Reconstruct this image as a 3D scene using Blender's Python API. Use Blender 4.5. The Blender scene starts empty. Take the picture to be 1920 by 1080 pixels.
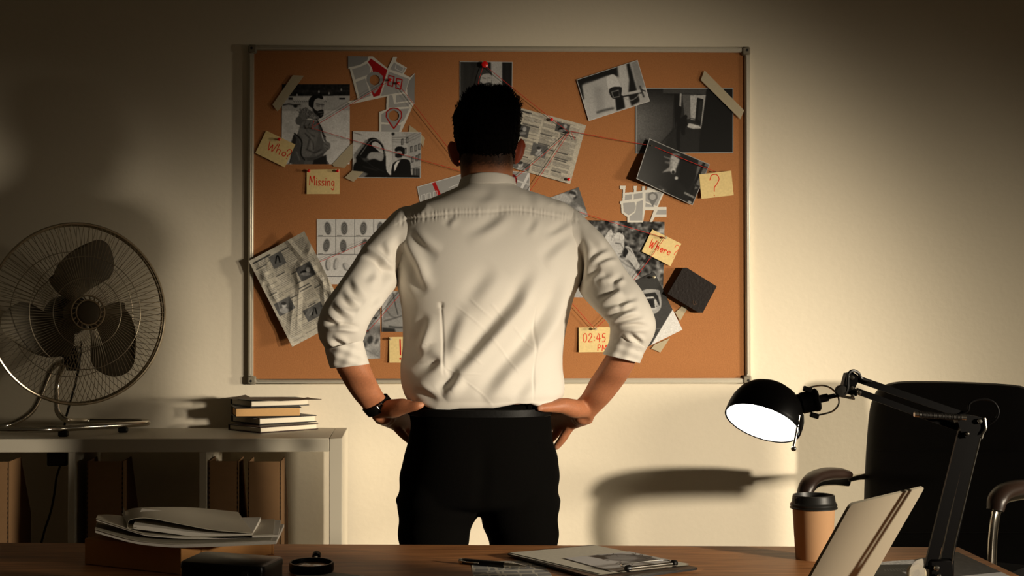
import bpy, math, random
import numpy as np
from mathutils import Vector
random.seed(7); RNG = np.random.default_rng(11)
SC = bpy.context.scene
COL = SC.collection
PI = math.pi
# ---------------------------------------------------------------- camera model (1920x1080 frame)
F, CX, CY, YAW, PIT, HC = 3000.0, 855.6, 503.4, math.radians(1.5), math.radians(1.08), 1.27
CAM = np.array([0.0, 0.0, HC])
FW = np.array([math.sin(YAW)*math.cos(PIT), math.cos(YAW)*math.cos(PIT), math.sin(PIT)])
RT = np.array([math.cos(YAW), -math.sin(YAW), 0.0])
UP = np.cross(RT, FW)
WALL = 4.754          # distance of the back wall
DESK = 0.76           # height of the desk top
def ray(px, py):
    return FW + RT*((px-CX)/F) - UP*((py-CY)/F)
def P(px, py, D):                 # point seen at (px,py) at distance D towards the wall
    d = ray(px, py); return CAM + d*(D/d[1])
def PZ(px, py, z):                # point seen at (px,py) on the level z
    d = ray(px, py); return CAM + d*((z-HC)/d[2])
def RP(px, py, o, n):             # point seen at (px,py) on a plane
    d = ray(px, py); n = np.array(n, float); return CAM + d*(np.dot(np.array(o)-CAM, n)/np.dot(d, n))
def PIX(p):                       # arrays (n,3) -> pixel columns
    q = np.asarray(p, float)-CAM
    z = q@FW
    return CX+F*(q@RT)/z, CY-F*(q@UP)/z
cam_d = bpy.data.cameras.new('camera'); cam = bpy.data.objects.new('camera', cam_d); COL.objects.link(cam)
cam.location = CAM; cam.rotation_euler = (PI/2+PIT, 0, -YAW)
cam_d.sensor_width = 36; cam_d.lens = F/1920*36
cam_d.shift_x = (960-CX)/1920; cam_d.shift_y = -(540-CY)/1920
cam_d.clip_start = 0.05; cam_d.clip_end = 60
SC.camera = cam
SC.view_settings.view_transform = 'Standard'
SC.view_settings.look = 'None'

# ---------------------------------------------------------------- materials
def lin(c):
    c = np.asarray(c, float); return np.where(c <= .04045, c/12.92, ((c+.055)/1.055)**2.4)
def rgb(*c):
    return tuple(lin(np.array(c)/255.0))+(1.0,)
def mat(name, color, rough=.5, metal=0., var=.06, scale=30., bump=0., spec=.5, coat=0., trans=0., alpha=1., sheen=0., emit=None, emit_s=0., ior=1.45):
    m = bpy.data.materials.new(name); m.use_nodes = True
    nt = m.node_tree; b = nt.nodes['Principled BSDF']
    b.inputs['Roughness'].default_value = rough; b.inputs['Metallic'].default_value = metal
    b.inputs['Specular IOR Level'].default_value = spec; b.inputs['Coat Weight'].default_value = coat
    b.inputs['Transmission Weight'].default_value = trans; b.inputs['Alpha'].default_value = alpha
    b.inputs['Sheen Weight'].default_value = sheen; b.inputs['IOR'].default_value = ior
    tc = nt.nodes.new('ShaderNodeTexCoord'); nz = nt.nodes.new('ShaderNodeTexNoise')
    nz.inputs['Scale'].default_value = scale; nz.inputs['Detail'].default_value = 4
    nt.links.new(tc.outputs['Object'], nz.inputs['Vector'])
    mx = nt.nodes.new('ShaderNodeMix'); mx.data_type = 'RGBA'
    c = np.array(color[:3])
    mx.inputs[6].default_value = tuple(c*(1-var))+(1,); mx.inputs[7].default_value = tuple(np.minimum(c*(1+var), 1))+(1,)
    nt.links.new(nz.outputs['Fac'], mx.inputs[0]); nt.links.new(mx.outputs[2], b.inputs['Base Color'])
    if bump:
        bp = nt.nodes.new('ShaderNodeBump'); bp.inputs['Strength'].default_value = bump; bp.inputs['Distance'].default_value = .002
        nt.links.new(nz.outputs['Fac'], bp.inputs['Height']); nt.links.new(bp.outputs[0], b.inputs['Normal'])
    if emit:
        b.inputs['Emission Color'].default_value = emit; b.inputs['Emission Strength'].default_value = emit_s
    return m
def attr_mat(name, rough=.5, spec=.5, bump=0., bscale=200., coat=0., sub=0., tint=None):
    m = bpy.data.materials.new(name); m.use_nodes = True
    nt = m.node_tree; b = nt.nodes['Principled BSDF']
    b.inputs['Roughness'].default_value = rough; b.inputs['Specular IOR Level'].default_value = spec; b.inputs['Coat Weight'].default_value = coat
    a = nt.nodes.new('ShaderNodeAttribute'); a.attribute_name = 'Col'
    tc = nt.nodes.new('ShaderNodeTexCoord'); nz = nt.nodes.new('ShaderNodeTexNoise'); nz.inputs['Scale'].default_value = bscale
    nz.inputs['Detail'].default_value = 3
    nt.links.new(tc.outputs['Object'], nz.inputs['Vector'])
    mr = nt.nodes.new('ShaderNodeMapRange'); mr.inputs[3].default_value = .95; mr.inputs[4].default_value = 1.05
    nt.links.new(nz.outputs['Fac'], mr.inputs[0])
    vm = nt.nodes.new('ShaderNodeVectorMath'); vm.operation = 'SCALE'
    nt.links.new(a.outputs['Color'], vm.inputs[0]); nt.links.new(mr.outputs[0], vm.inputs['Scale'])
    nt.links.new(vm.outputs[0], b.inputs['Base Color'])
    if sub:
        b.inputs['Subsurface Weight'].default_value = sub; b.inputs['Subsurface Radius'].default_value = (.01, .004, .002); b.inputs['Subsurface Scale'].default_value = 1
    if bump:
        bp = nt.nodes.new('ShaderNodeBump'); bp.inputs['Strength'].default_value = bump; bp.inputs['Distance'].default_value = .001
        nt.links.new(nz.outputs['Fac'], bp.inputs['Height']); nt.links.new(bp.outputs[0], b.inputs['Normal'])
    return m

# ---------------------------------------------------------------- objects
def wloc(o):
    v = Vector((0, 0, 0))
    while o is not None:
        v += o.location; o = o.parent
    return v
def tag(o, label=None, cat=None, group=None, kind=None):
    if label: o['label'] = label
    if cat: o['category'] = cat
    if group: o['group'] = group
    if kind: o['kind'] = kind
    return o
def thing(name, label, cat, loc, group=None):
    o = bpy.data.objects.new(name, None); COL.objects.link(o); o.location = Vector([float(c) for c in loc]); o.empty_display_size = .05
    return tag(o, label, cat, group)
def raw_mesh(name, V, faces, m, parent=None, smooth=True, colors=None, loc=None):
    V = np.asarray(V, np.float64).reshape(-1, 3)
    me = bpy.data.meshes.new(name)
    o = bpy.data.objects.new(name, me); COL.objects.link(o)
    base = np.zeros(3)
    if parent is not None:
        o.parent = parent; base = np.array(wloc(parent))
    elif loc is not None:
        o.location = Vector([float(c) for c in loc]); base = np.array(loc, float)
    V = V-base
    if isinstance(faces, np.ndarray):
        n = faces.shape[1]; nf = len(faces)
        me.vertices.add(len(V)); me.vertices.foreach_set('co', V.astype(np.float32).ravel())
        me.loops.add(nf*n); me.loops.foreach_set('vertex_index', faces.astype(np.int32).ravel())
        me.polygons.add(nf); me.polygons.foreach_set('loop_start', np.arange(0, nf*n, n, dtype=np.int32))
        me.update(calc_edges=True)
    else:
        me.from_pydata([tuple(v) for v in V], [], faces); me.update()
    if smooth: me.polygons.foreach_set('use_smooth', np.ones(len(me.polygons), bool))
    if colors is not None:
        at = me.color_attributes.new('Col', 'FLOAT_COLOR', 'POINT')
        c = np.ones((len(V), 4), np.float32); c[:, :3] = colors
        at.data.foreach_set('color', c.ravel())
    if m is not None: me.materials.append(m)
    me.validate()
    return o
def norm(v):
    v = np.asarray(v, float); n = np.linalg.norm(v); return v/n if n > 1e-12 else v
def frame_of(d):
    d = norm(d); a = np.array([0, 0, 1.]) if abs(d[2]) < .9 else np.array([1., 0, 0])
    u = norm(np.cross(a, d)); return u, np.cross(d, u), d
def catmull(pts, n):
    p = np.asarray(pts, float)
    if len(p) < 3: 
        t = np.linspace(0, 1, n)[:, None]; return p[0]*(1-t)+p[-1]*t
    q = np.vstack([2*p[0]-p[1], p, 2*p[-1]-p[-2]]); t = np.linspace(0, len(p)-1, n); i = np.minimum(t.astype(int), len(p)-2); u = (t-i)[:, None]
    a, b, c, d = q[i], q[i+1], q[i+2], q[i+3]
    return .5*((2*b)+(c-a)*u+(2*a-5*b+4*c-d)*u*u+(3*b-a-3*c+d)*u**3)
class MB:
    def __init__(s): s.v = []; s.f = []
    def add(s, V, Fc):
        k = len(s.v); s.v.extend([tuple(map(float, p)) for p in V]); s.f.extend([tuple(i+k for i in f) for f in Fc]); return s
    def box(s, lo, hi, bev=0., R=None, c=None):
        lo = np.array(lo, float); hi = np.array(hi, float); b = min(bev, *(.49*(hi-lo)))
        ctr = (lo+hi)/2; h = (hi-lo)/2
        if b <= 0:
            V = [(x, y, z) for x in (-1, 1) for y in (-1, 1) for z in (-1, 1)]; V = np.array(V)*h
            Fc = [(0, 1, 3, 2), (4, 6, 7, 5), (0, 4, 5, 1), (2, 3, 7, 6), (0, 2, 6, 4), (1, 5, 7, 3)]
        else:
            V = []; idx = {}
            for sx in (-1, 1):
                for sy in (-1, 1):
                    for sz in (-1, 1):
                        for ax in range(3):
                            p = np.array([sx*(h[0]-b), sy*(h[1]-b), sz*(h[2]-b)]); p[ax] += (sx, sy, sz)[ax]*b
                            idx[(sx, sy, sz, ax)] = len(V); V.append(p)
            Fc = []
            for ax in range(3):
                o = [i for i in range(3) if i != ax]
                for sg in (-1, 1):
                    q = []
                    for a_, b_ in ((-1, -1), (1, -1), (1, 1), (-1, 1)):
                        k = [0, 0, 0]; k[ax] = sg; k[o[0]] = a_; k[o[1]] = b_; q.append(idx[(*k, ax)])
                    Fc.append(tuple(q))
            for ax in range(3):
                o = [i for i in range(3) if i != ax]
                for a_ in (-1, 1):
                    for b_ in (-1, 1):
                        k1 = [0, 0, 0]; k2 = [0, 0, 0]; k1[ax] = -1; k2[ax] = 1
                        for k in (k1, k2): k[o[0]] = a_; k[o[1]] = b_
                        Fc.append((idx[(*k1, o[0])], idx[(*k2, o[0])], idx[(*k2, o[1])], idx[(*k1, o[1])]))
            for sx in (-1, 1):
                for sy in (-1, 1):
                    for sz in (-1, 1): Fc.append(tuple(idx[(sx, sy, sz, a)] for a in range(3)))
            V = np.array(V)
        if R is not None: V = V@np.array(R).T
        return s.add(V+(ctr if c is None else np.array(c)), Fc)
    def tube(s, pts, r, n=10, closed=False, cap=True, smooth=0, flat=1., up=None):
        p = catmull(pts, smooth) if smooth else np.asarray(pts, float)
        m = len(p); r = np.full(m, float(r)) if np.isscalar(r) else np.interp(np.linspace(0, 1, m), np.linspace(0, 1, len(r)), r)
        V = []; pu = None
        for i in range(m):
            if closed: d = p[(i+1) % m]-p[i-1]
            else: d = p[min(i+1, m-1)]-p[max(i-1, 0)]
            d = norm(d)
            if up is not None: u = norm(np.array(up)-np.dot(up, d)*d); w = np.cross(d, u)
            elif pu is None: u, w, _ = frame_of(d)
            else: u = norm(pu-np.dot(pu, d)*d); w = np.cross(d, u)
            pu = u
            for k in range(n):
                a = 2*PI*k/n; V.append(p[i]+r[i]*(u*math.cos(a)*flat+w*math.sin(a)))
        Fc = []
        for i in range(m if closed else m-1):
            j = (i+1) % m
            for k in range(n):
                l = (k+1) % n; Fc.append((i*n+k, i*n+l, j*n+l, j*n+k))
        if cap and not closed: Fc += [tuple(range(n))[::-1], tuple((m-1)*n+k for k in range(n))]
        return s.add(V, Fc)
    def rings(s, rg, cap0=True, cap1=True):
        n = len(rg[0]); V = np.concatenate([np.asarray(r, float) for r in rg]); Fc = []
        for i in range(len(rg)-1):
            for k in range(n):
                l = (k+1) % n; Fc.append((i*n+k, i*n+l, (i+1)*n+l, (i+1)*n+k))
        if cap0: Fc.append(tuple(range(n))[::-1])
        if cap1: Fc.append(tuple((len(rg)-1)*n+k for k in range(n)))
        return s.add(V, Fc)
    def lathe(s, prof, o=(0, 0, 0), ax=(0, 0, 1), n=32, cap0=True, cap1=True):
        u, w, d = frame_of(ax); o = np.array(o, float)
        a = np.linspace(0, 2*PI, n, endpoint=False)
        return s.rings([o+d*z+np.outer(np.cos(a), u)*r+np.outer(np.sin(a), w)*r for r, z in prof], cap0, cap1)
    def ball(s, c, r, n=12, m=8, R=None):
        r = np.full(3, float(r)) if np.isscalar(r) else np.array(r, float)
        V = []; c = np.array(c, float)
        for i in range(1, m):
            t = PI*i/m
            for k in range(n): a = 2*PI*k/n; V.append((math.sin(t)*math.cos(a), math.sin(t)*math.sin(a), math.cos(t)))
        V += [(0, 0, 1), (0, 0, -1)]; V = np.array(V)*r
        if R is not None: V = V@np.array(R).T
        Fc = []
        for i in range(m-2):
            for k in range(n):
                l = (k+1) % n; Fc.append((i*n+k, (i+1)*n+k, (i+1)*n+l, i*n+l))
        for k in range(n):
            l = (k+1) % n; Fc.append(((m-1)*n, k, l)); Fc.append(((m-1)*n+1, (m-2)*n+l, (m-2)*n+k))
        return s.add(V+c, Fc)
    def prism(s, poly, d):            # polygon (n,3) extruded by vector d
        p = np.asarray(poly, float); n = len(p); d = np.array(d, float)
        return s.add(np.vstack([p, p+d]), [tuple(range(n))[::-1], tuple(range(n, 2*n))]+[(i, (i+1) % n, n+(i+1) % n, n+i) for i in range(n)])
    def slab(s, A, B, th):            # ruled curved sheet between two curves, with thickness vector th
        A = np.asarray(A, float); B = np.asarray(B, float); n = len(A); th = np.array(th, float)
        V = np.vstack([A, B, A+th, B+th]); Fc = []
        for i in range(n-1):
            Fc += [(i, i+1, n+i+1, n+i), (2*n+i, 3*n+i, 3*n+i+1, 2*n+i+1), (i, 2*n+i, 2*n+i+1, i+1), (n+i, n+i+1, 3*n+i+1, 3*n+i)]
        Fc += [(0, n, 3*n, 2*n), (n-1, 3*n-1, 4*n-1, 2*n-1)]
        return s.add(V, Fc)
    def build(s, name, m, parent=None, smooth=True, loc=None, angle=40):
        o = raw_mesh(name, s.v, s.f, m, parent, False, loc=loc)
        import bmesh
        bm = bmesh.new(); bm.from_mesh(o.data); bmesh.ops.recalc_face_normals(bm, faces=bm.faces); 
        if smooth:
            for f in bm.faces: f.smooth = True
            ca = math.radians(angle)
            for e in bm.edges:
                if len(e.link_faces) == 2 and e.calc_face_angle(0) > ca: e.smooth = False
        bm.to_mesh(o.data); bm.free()
        return o

# ---------------------------------------------------------------- small picture painter (colours end up on mesh points)
def gblur(a, s):
    if s <= 0: return a
    r = int(3*s+1); k = np.exp(-.5*(np.arange(-r, r+1)/s)**2); k /= k.sum()
    for ax in (0, 1):
        pad = [(0, 0)]*a.ndim; pad[ax] = (r, r); b = np.pad(a, pad, mode='edge')
        o = np.zeros_like(a); n = a.shape[ax]
        for i, w in enumerate(k):
            sl = [slice(None)]*a.ndim; sl[ax] = slice(i, i+n); o += w*b[tuple(sl)]
        a = o
    return a
class Cv:
    def __init__(s, x0, y0, x1, y1, ss=2., bg=.8):
        s.x0, s.y0, s.ss = x0, y0, ss; s.w = int((x1-x0)*ss)+2; s.h = int((y1-y0)*ss)+2
        s.X, s.Y = np.meshgrid(x0+(np.arange(s.w)+.5)/ss, y0+(np.arange(s.h)+.5)/ss)
        s.a = np.zeros((s.h, s.w, 3)); s.a[:] = s.c3(bg); s.al = np.ones((s.h, s.w))
    def c3(s, c): return np.array([c, c, c], float) if np.isscalar(c) else np.array(c, float)
    def put(s, m, c, a=1., soft=0.):
        if soft: m = gblur(m, soft*s.ss)
        m = (m*a)[..., None]; s.a = s.a*(1-m)+s.c3(c)*m; return s
    def pmask(s, pts):
        p = np.asarray(pts, float); m = np.zeros((s.h, s.w), bool); n = len(p)
        for i in range(n):
            (xa, ya), (xb, yb) = p[i], p[(i+1) % n]
            if ya == yb: continue
            c = ((ya > s.Y) != (yb > s.Y)) & (s.X < (xb-xa)*(s.Y-ya)/(yb-ya)+xa); m ^= c
        return m.astype(float)
    def poly(s, pts, c, a=1., soft=0., sm=0):
        if sm:
            p = np.asarray(pts, float); q = np.vstack([p, p[:1]]); pts = catmull(np.vstack([p[-1:], q, p[1:2]]), sm*(len(p)+2))[sm:-sm]
        return s.put(s.pmask(pts), c, a, soft)
    def ell(s, cx, cy, rx, ry, c, rot=0., a=1., soft=0.):
        t = math.radians(rot); dx, dy = s.X-cx, s.Y-cy
        u = (dx*math.cos(t)+dy*math.sin(t))/rx; v = (-dx*math.sin(t)+dy*math.cos(t))/ry
        return s.put(np.clip((1-np.sqrt(u*u+v*v))*min(rx, ry)*s.ss+.5, 0, 1), c, a, soft)
    def ring(s, cx, cy, rx, ry, w, c, rot=0., a=1., soft=0.):
        t = math.radians(rot); dx, dy = s.X-cx, s.Y-cy
        u = (dx*math.cos(t)+dy*math.sin(t))/rx; v = (-dx*math.sin(t)+dy*math.cos(t))/ry
        return s.put(np.clip((w/2-np.abs(1-np.sqrt(u*u+v*v))*min(rx, ry))*s.ss+.5, 0, 1), c, a, soft)
    def dist(s, pts):
        p = np.asarray(pts, float); d = np.full((s.h, s.w), 1e9)
        for i in range(len(p)-1):
            ax, ay = p[i]; bx, by = p[i+1]-p[i]; L = bx*bx+by*by+1e-9
            t = np.clip(((s.X-ax)*bx+(s.Y-ay)*by)/L, 0, 1); d = np.minimum(d, (s.X-ax-t*bx)**2+(s.Y-ay-t*by)**2)
        return np.sqrt(d)
    def line(s, pts, w, c, a=1., soft=0., sm=0):
        if sm: pts = catmull(pts, sm)
        return s.put(np.clip((w/2-s.dist(pts))*s.ss+.5, 0, 1), c, a, soft)
    def noise(s, amp, sc=1., seed=1):
        r = np.random.default_rng(seed); n = gblur(r.normal(size=(s.h, s.w)), sc*s.ss); n /= n.std()+1e-9
        s.a = s.a*(1+amp*n[..., None]); return s
    def blobs(s, amp, sc, seed=1, mask=None):
        r = np.random.default_rng(seed); n = gblur(r.normal(size=(s.h, s.w)), sc*s.ss); n /= n.std()+1e-9
        if mask is not None: n = n*mask
        s.a = s.a+amp*n[..., None]; return s
    def blur(s, b): s.a = gblur(s.a, b*s.ss); return s
    def cut(s, pts): s.al *= s.pmask(pts); return s
    def hole(s, cx, cy, r): s.al *= ((s.X-cx)**2+(s.Y-cy)**2 > r*r); return s
    def sample(s, px, py, arr=None):
        a = s.a if arr is None else arr
        x = np.clip((px-s.x0)*s.ss-.5, 0, s.w-1.001); y = np.clip((py-s.y0)*s.ss-.5, 0, s.h-1.001)
        i, j = x.astype(int), y.astype(int); u, v = x-i, y-j
        if a.ndim == 3: u = u[..., None]; v = v[..., None]
        return (a[j, i]*(1-u)+a[j, i+1]*u)*(1-v)+(a[j+1, i]*(1-u)+a[j+1, i+1]*u)*v
# handwriting: strokes in a unit box (x right, y down), baseline y=1, cap height 0
GLY = {
 'W': (.95, [[(0, 0), (.2, 1), (.45, .3), (.62, 1), (.95, -.05)]]),
 'h': (.55, [[(.05, 0), (.05, 1)], [(.05, .7), (.2, .5), (.38, .55), (.42, 1)]]),
 'o': (.55, [[(.25, .52), (.08, .68), (.1, .92), (.28, 1), (.45, .85), (.42, .62), (.25, .52)]]),
 'e': (.5, [[(.06, .78), (.42, .72), (.36, .54), (.18, .52), (.06, .72), (.12, .95), (.3, 1), (.45, .92)]]),
 'r': (.42, [[(.06, .52), (.08, 1)], [(.08, .72), (.22, .54), (.38, .55)]]),
 '?': (.6, [[(.05, .25), (.15, .02), (.4, 0), (.52, .2), (.42, .42), (.28, .6), (.25, .8)], [(.24, .98), (.25, 1.01)]]),
 'M': (.85, [[(.02, 1), (.1, 0), (.38, .7), (.7, 0), (.78, 1)]]),
 'i': (.2, [[(.1, .48), (.1, 1)], [(.1, .22), (.11, .25)]]),
 's': (.42, [[(.36, .52), (.15, .5), (.08, .64), (.3, .78), (.34, .94), (.1, 1), (.02, .95)]]),
 'n': (.5, [[(.06, .5), (.07, 1)], [(.07, .68), (.22, .5), (.38, .56), (.4, 1)]]),
 'g': (.5, [[(.4, .55), (.2, .5), (.07, .7), (.15, .95), (.34, .92), (.42, .55), (.44, 1.1), (.36, 1.4), (.16, 1.42), (.05, 1.3)]]),
 '0': (.62, [[(.28, 0), (.08, .2), (.04, .6), (.14, .95), (.34, 1), (.52, .7), (.52, .3), (.4, .05), (.28, 0)]]),
 '2': (.55, [[(.06, .22), (.16, .02), (.38, .04), (.44, .28), (.26, .6), (.02, .98), (.5, .96)]]),
 ':': (.25, [[(.1, .4), (.11, .43)], [(.1, .82), (.11, .85)]]),
 '4': (.6, [[(.3, 0), (.04, .62), (.55, .6)], [(.42, .1), (.4, 1)]]),
 '5': (.55, [[(.48, .02), (.14, .04), (.1, .44), (.34, .42), (.46, .65), (.36, .95), (.06, .98)]]),
 'P': (.58, [[(.08, .02), (.06, 1)], [(.06, .05), (.36, 0), (.5, .2), (.38, .46), (.08, .5)]]),
 '!': (.3, [[(.12, 0), (.13, .72)], [(.13, .96), (.14, .99)]]),
}
def write(cv, txt, x, y, h, ang, w, c, wd=1., gap=.12, a=1.):
    t = math.radians(ang); ux, uy = math.cos(t), math.sin(t); pen = 0.
    for ch in txt:
        adv, st = GLY[ch]
        for s_ in st:
            q = []
            for gx, gy in s_:
                lx, ly = (pen+gx)*h*wd, (gy-1)*h; q.append((x+lx*ux-ly*uy, y+lx*uy+ly*ux))
            cv.line(q, w, c, a, sm=max(2, 6*len(q)) if len(q) > 2 else 0)
        pen += adv+gap
# ================================================================ room
M = {}
M['wall'] = mat('wall_paint', rgb(224, 214, 194), rough=.75, var=.02, scale=60, bump=.25, spec=.25)
M['floor'] = mat('floor_vinyl', rgb(110, 92, 70), rough=.5, var=.12, scale=6)
MB().box((-4.2, WALL, -.05), (4.2, WALL+.12, 3.0)).build('wall_back', M['wall'], smooth=False)['kind'] = 'structure'
MB().box((-4.2, -1.6, -.1), (4.2, WALL, 0)).build('floor', M['floor'], smooth=False)['kind'] = 'structure'
M['trim'] = mat('skirting_paint', rgb(215, 208, 195), rough=.5, var=.03)
MB().box((-4.2, WALL-.015, 0), (4.2, WALL, .08), .004).build('baseboard_back', M['trim'])['kind'] = 'structure'

# ================================================================ cork board
M['alu'] = mat('brushed_aluminium', rgb(205, 198, 182), rough=.42, metal=.55, var=.05, scale=120)
M['cap'] = mat('grey_plastic_cap', rgb(128, 120, 104), rough=.55, var=.04)
M['screw'] = mat('black_plug', rgb(10, 9, 8), rough=.6, var=.1)
m = mat('cork_sheet', rgb(166, 112, 70), rough=.9, var=.30, scale=260, bump=.5, spec=.15)
nt = m.node_tree; nz = [n for n in nt.nodes if n.type == 'TEX_NOISE'][0]; nz.inputs['Detail'].default_value = 8; nz.inputs['Roughness'].default_value = .75
M['cork'] = m
BY = WALL-.020         # frame face
CYK = WALL-.012        # cork face
bl, br_, bt, bb = P(465, 400, BY)[0], P(1407.5, 400, BY)[0], P(900, 86, BY)[2], P(900, 720, BY)[2]
board = thing('cork_board', 'large cork notice board in a pale aluminium frame on the wall, covered with case photos', 'notice board', ((bl+br_)/2, WALL, bb))
fw = .0165
MB().box((bl+.01, CYK, bb+.01), (br_-.01, WALL-.002, bt-.01)).build('cork_panel', M['cork'], board, smooth=False)
for lo, hi in (((bl, bt-fw), (br_, bt)), ((bl, bb), (br_, bb+fw)), ((bl, bb+fw), (bl+fw, bt-fw)), ((br_-fw, bb+fw), (br_, bt-fw))):
    b = MB(); b.box((lo[0], BY, lo[1]), (hi[0], WALL-.001, hi[1]), .004)
    hz = hi[0]-lo[0] > hi[1]-lo[1]    # a raised rib runs along every rail
    if hz: b.box((lo[0]+.03, BY-.002, lo[1]+.008), (hi[0]-.03, BY+.003, lo[1]+.0125), .0012)
    else: b.box((lo[0]+.004, BY-.002, lo[1]+.012), (lo[0]+.0085, BY+.003, hi[1]-.012), .0012)
    b.build('frame_rail', M['alu'], board)
for x in (bl, br_):
    for z in (bb, bt):
        sx = 1 if x == bl else -1; sz = 1 if z == bb else -1
        x2, z2 = x+sx*.024, z+sz*.024
        c = MB().box((min(x, x2)-.0008, BY-.0035, min(z, z2)-.0008), (max(x, x2)+.0008, WALL-.001, max(z, z2)+.0008), .004).build('corner_cap', M['cap'], board)
        MB().lathe([(.0001, .0), (.0034, 0), (.004, -.001), (.004, -.004)], (x+sx*.0095, BY-.0042, z+sz*.0095), (0, -1, 0), 16).build('screw', M['screw'], c)

# ================================================================ papers on the board
M['print'] = attr_mat('photo_print', rough=.55, spec=.2, bscale=30)
M['matte'] = attr_mat('matte_paper', rough=.8, spec=.2, bscale=120)
M['news'] = attr_mat('newsprint', rough=.9, spec=.1, bscale=120)
def sheet(name, label, cat, quad, cv, off, m='print', res=1.6, group=None, curl=None, D=None):
    q = np.array(quad, float)   # TL TR BR BL in photo pixels
    nu = int(max(np.linalg.norm(q[1]-q[0]), np.linalg.norm(q[2]-q[3]))*res)+2
    nv = int(max(np.linalg.norm(q[3]-q[0]), np.linalg.norm(q[2]-q[1]))*res)+2
    U, Vv = np.meshgrid(np.linspace(0, 1, nu), np.linspace(0, 1, nv))
    W = np.stack([(1-U)*(1-Vv), U*(1-Vv), U*Vv, (1-U)*Vv], -1)
    px = W@q[:, 0]; py = W@q[:, 1]
    D0 = (CYK if D is None else D)-off
    d = FW[None, None]+RT[None, None]*((px-CX)/F)[..., None]-UP[None, None]*((py-CY)/F)[..., None]
    pts = CAM+d*(D0/d[..., 1])[..., None]
    if curl is not None: pts[..., 1] -= curl(U, Vv)
    col = lin(np.clip(cv.sample(px, py), 0, 1))
    idx = np.arange(nu*nv).reshape(nv, nu)
    fc = np.stack([idx[:-1, :-1], idx[1:, :-1], idx[1:, 1:], idx[:-1, 1:]], -1).reshape(-1, 4)
    al = cv.sample(px, py, cv.al).ravel()
    if al.min() < .5:
        fc = fc[al[fc].mean(1) > .5]
        used = np.unique(fc); mp = np.full(nu*nv, -1); mp[used] = np.arange(len(used)); fc = mp[fc]
        pf, cf = pts.reshape(-1, 3)[used], col.reshape(-1, 3)[used]
    else: pf, cf = pts.reshape(-1, 3), col.reshape(-1, 3)
    o = raw_mesh(name, pf, fc, M[m], None, True, cf, loc=pf.mean(0))
    return tag(o, label, cat, group)
def bbox(q, pad=2): q = np.array(q, float); return q[:, 0].min()-pad, q[:, 1].min()-pad, q[:, 0].max()+pad, q[:, 1].max()+pad
def border(cv, quad, w, c=.86):
    q = list(quad)+[quad[0]]; cv.line(q, 2*w, c)
def grp(): return None
# ---- winter photo
Q = [(529, 158), (656, 158), (655.5, 308), (528, 308)]; c = Cv(*bbox(Q), ss=2, bg=.80)
c.blobs(.02, 6, 3)
c.poly([(520, 150), (660, 150), (660, 180), (520, 182)], .10).blobs(.03, 1.5, 5, (c.Y < 180).astype(float))
c.line([(520, 168), (560, 170), (600, 172), (660, 170)], 3, .25, .5, 1)
for x, y in ((598, 172), (617, 175), (557, 178), (640, 168)): c.ell(x, y, 1.3, 2.6, .7, soft=.5)
c.poly([(520, 180), (660, 179), (660, 206), (520, 207)], .66, .9, .5)
c.poly([(549, 182), (612, 181), (612, 188), (549, 190)], .74, .9, .4)
for x in range(550, 612, 4): c.line([(x, 189), (x+2, 191)], 1.6, .3, .7)
c.poly([(636, 183.5), (647, 183.5), (647, 186.5), (636, 186.5)], .06); c.poly([(541, 183), (549, 183), (549, 187), (541, 187)], .1, soft=.5)
c.line([(531, 197), (541, 195), (552, 197), (563, 196)], 2.5, .15, .9, .6); c.ell(554, 199, 4, 3, .12, soft=.5)
c.line([(530, 207), (660, 206)], 2, .6, .6, 1)
skin = .66
c.poly([(582, 183), (590, 178), (600, 178), (606, 184), (608, 196), (607, 212), (602, 221), (594, 220), (586, 208), (581, 200)], skin, sm=5)            # face
c.poly([(579, 198), (579, 188), (585, 180), (593, 177), (602, 178), (606, 183), (604, 186), (597, 184), (592, 186), (589, 190), (588, 197), (587, 205), (584, 202)], .07, sm=5)   # hair
c.poly([(585, 199), (590, 205), (595, 208), (601, 206), (606, 206), (606.5, 215), (602, 221), (595, 220), (589, 212)], .10, sm=5)                        # beard
c.line([(597, 211), (604, 210.5)], 1.6, .5, .8, .4); c.line([(593, 195), (600, 196)], 2, .2, .9, .4); c.line([(602, 196), (607, 196)], 2, .2, .9, .4)
c.line([(594, 198.5), (599, 199)], 1.5, .15, .9, .4); c.line([(603, 198.5), (606.5, 199)], 1.3, .15, .9, .4); c.line([(603, 199), (605, 204.5), (602.5, 205.5)], 1., .45, .8, .4)
c.poly([(559, 219), (563, 207), (572, 202), (582, 207), (592, 214), (598, 222), (592, 226), (580, 222), (570, 226), (562, 231), (555, 226)], .42, sm=5)        # fur hood
for i in range(110):
    t = i/110; x = 562+34*t+RNG.normal()*3; y = 206+13*t+RNG.normal()*4.2; a = RNG.uniform(0, PI*2)
    c.line([(x, y), (x+3.4*math.cos(a), y+3.4*math.sin(a))], .9, float(RNG.uniform(.12, .72)), .8)
c.poly([(555, 222), (562, 218), (568, 224), (590, 226), (602, 236), (608, 252), (613, 266), (618, 268), (619, 276), (612, 284), (606, 292), (612, 300), (613, 310), (552, 310), (545, 296), (548, 270), (558, 250), (562, 236), (555, 232)], .36, sm=5)   # jacket
c.poly([(568, 228), (586, 226), (598, 240), (594, 262), (586, 288), (570, 298), (564, 286), (566, 262), (560, 246)], .44, sm=5, soft=.8)
c.poly([(551, 252), (560, 262), (566, 290), (570, 308), (553, 310), (545, 298), (546, 276)], .30, sm=5); c.line([(552, 250), (561, 258), (566, 268), (564, 288), (571, 300)], 2.4, .05, .9, .4, sm=30)
c.poly([(545, 270), (551, 252), (556, 260), (552, 278)], .16, soft=.6)
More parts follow.
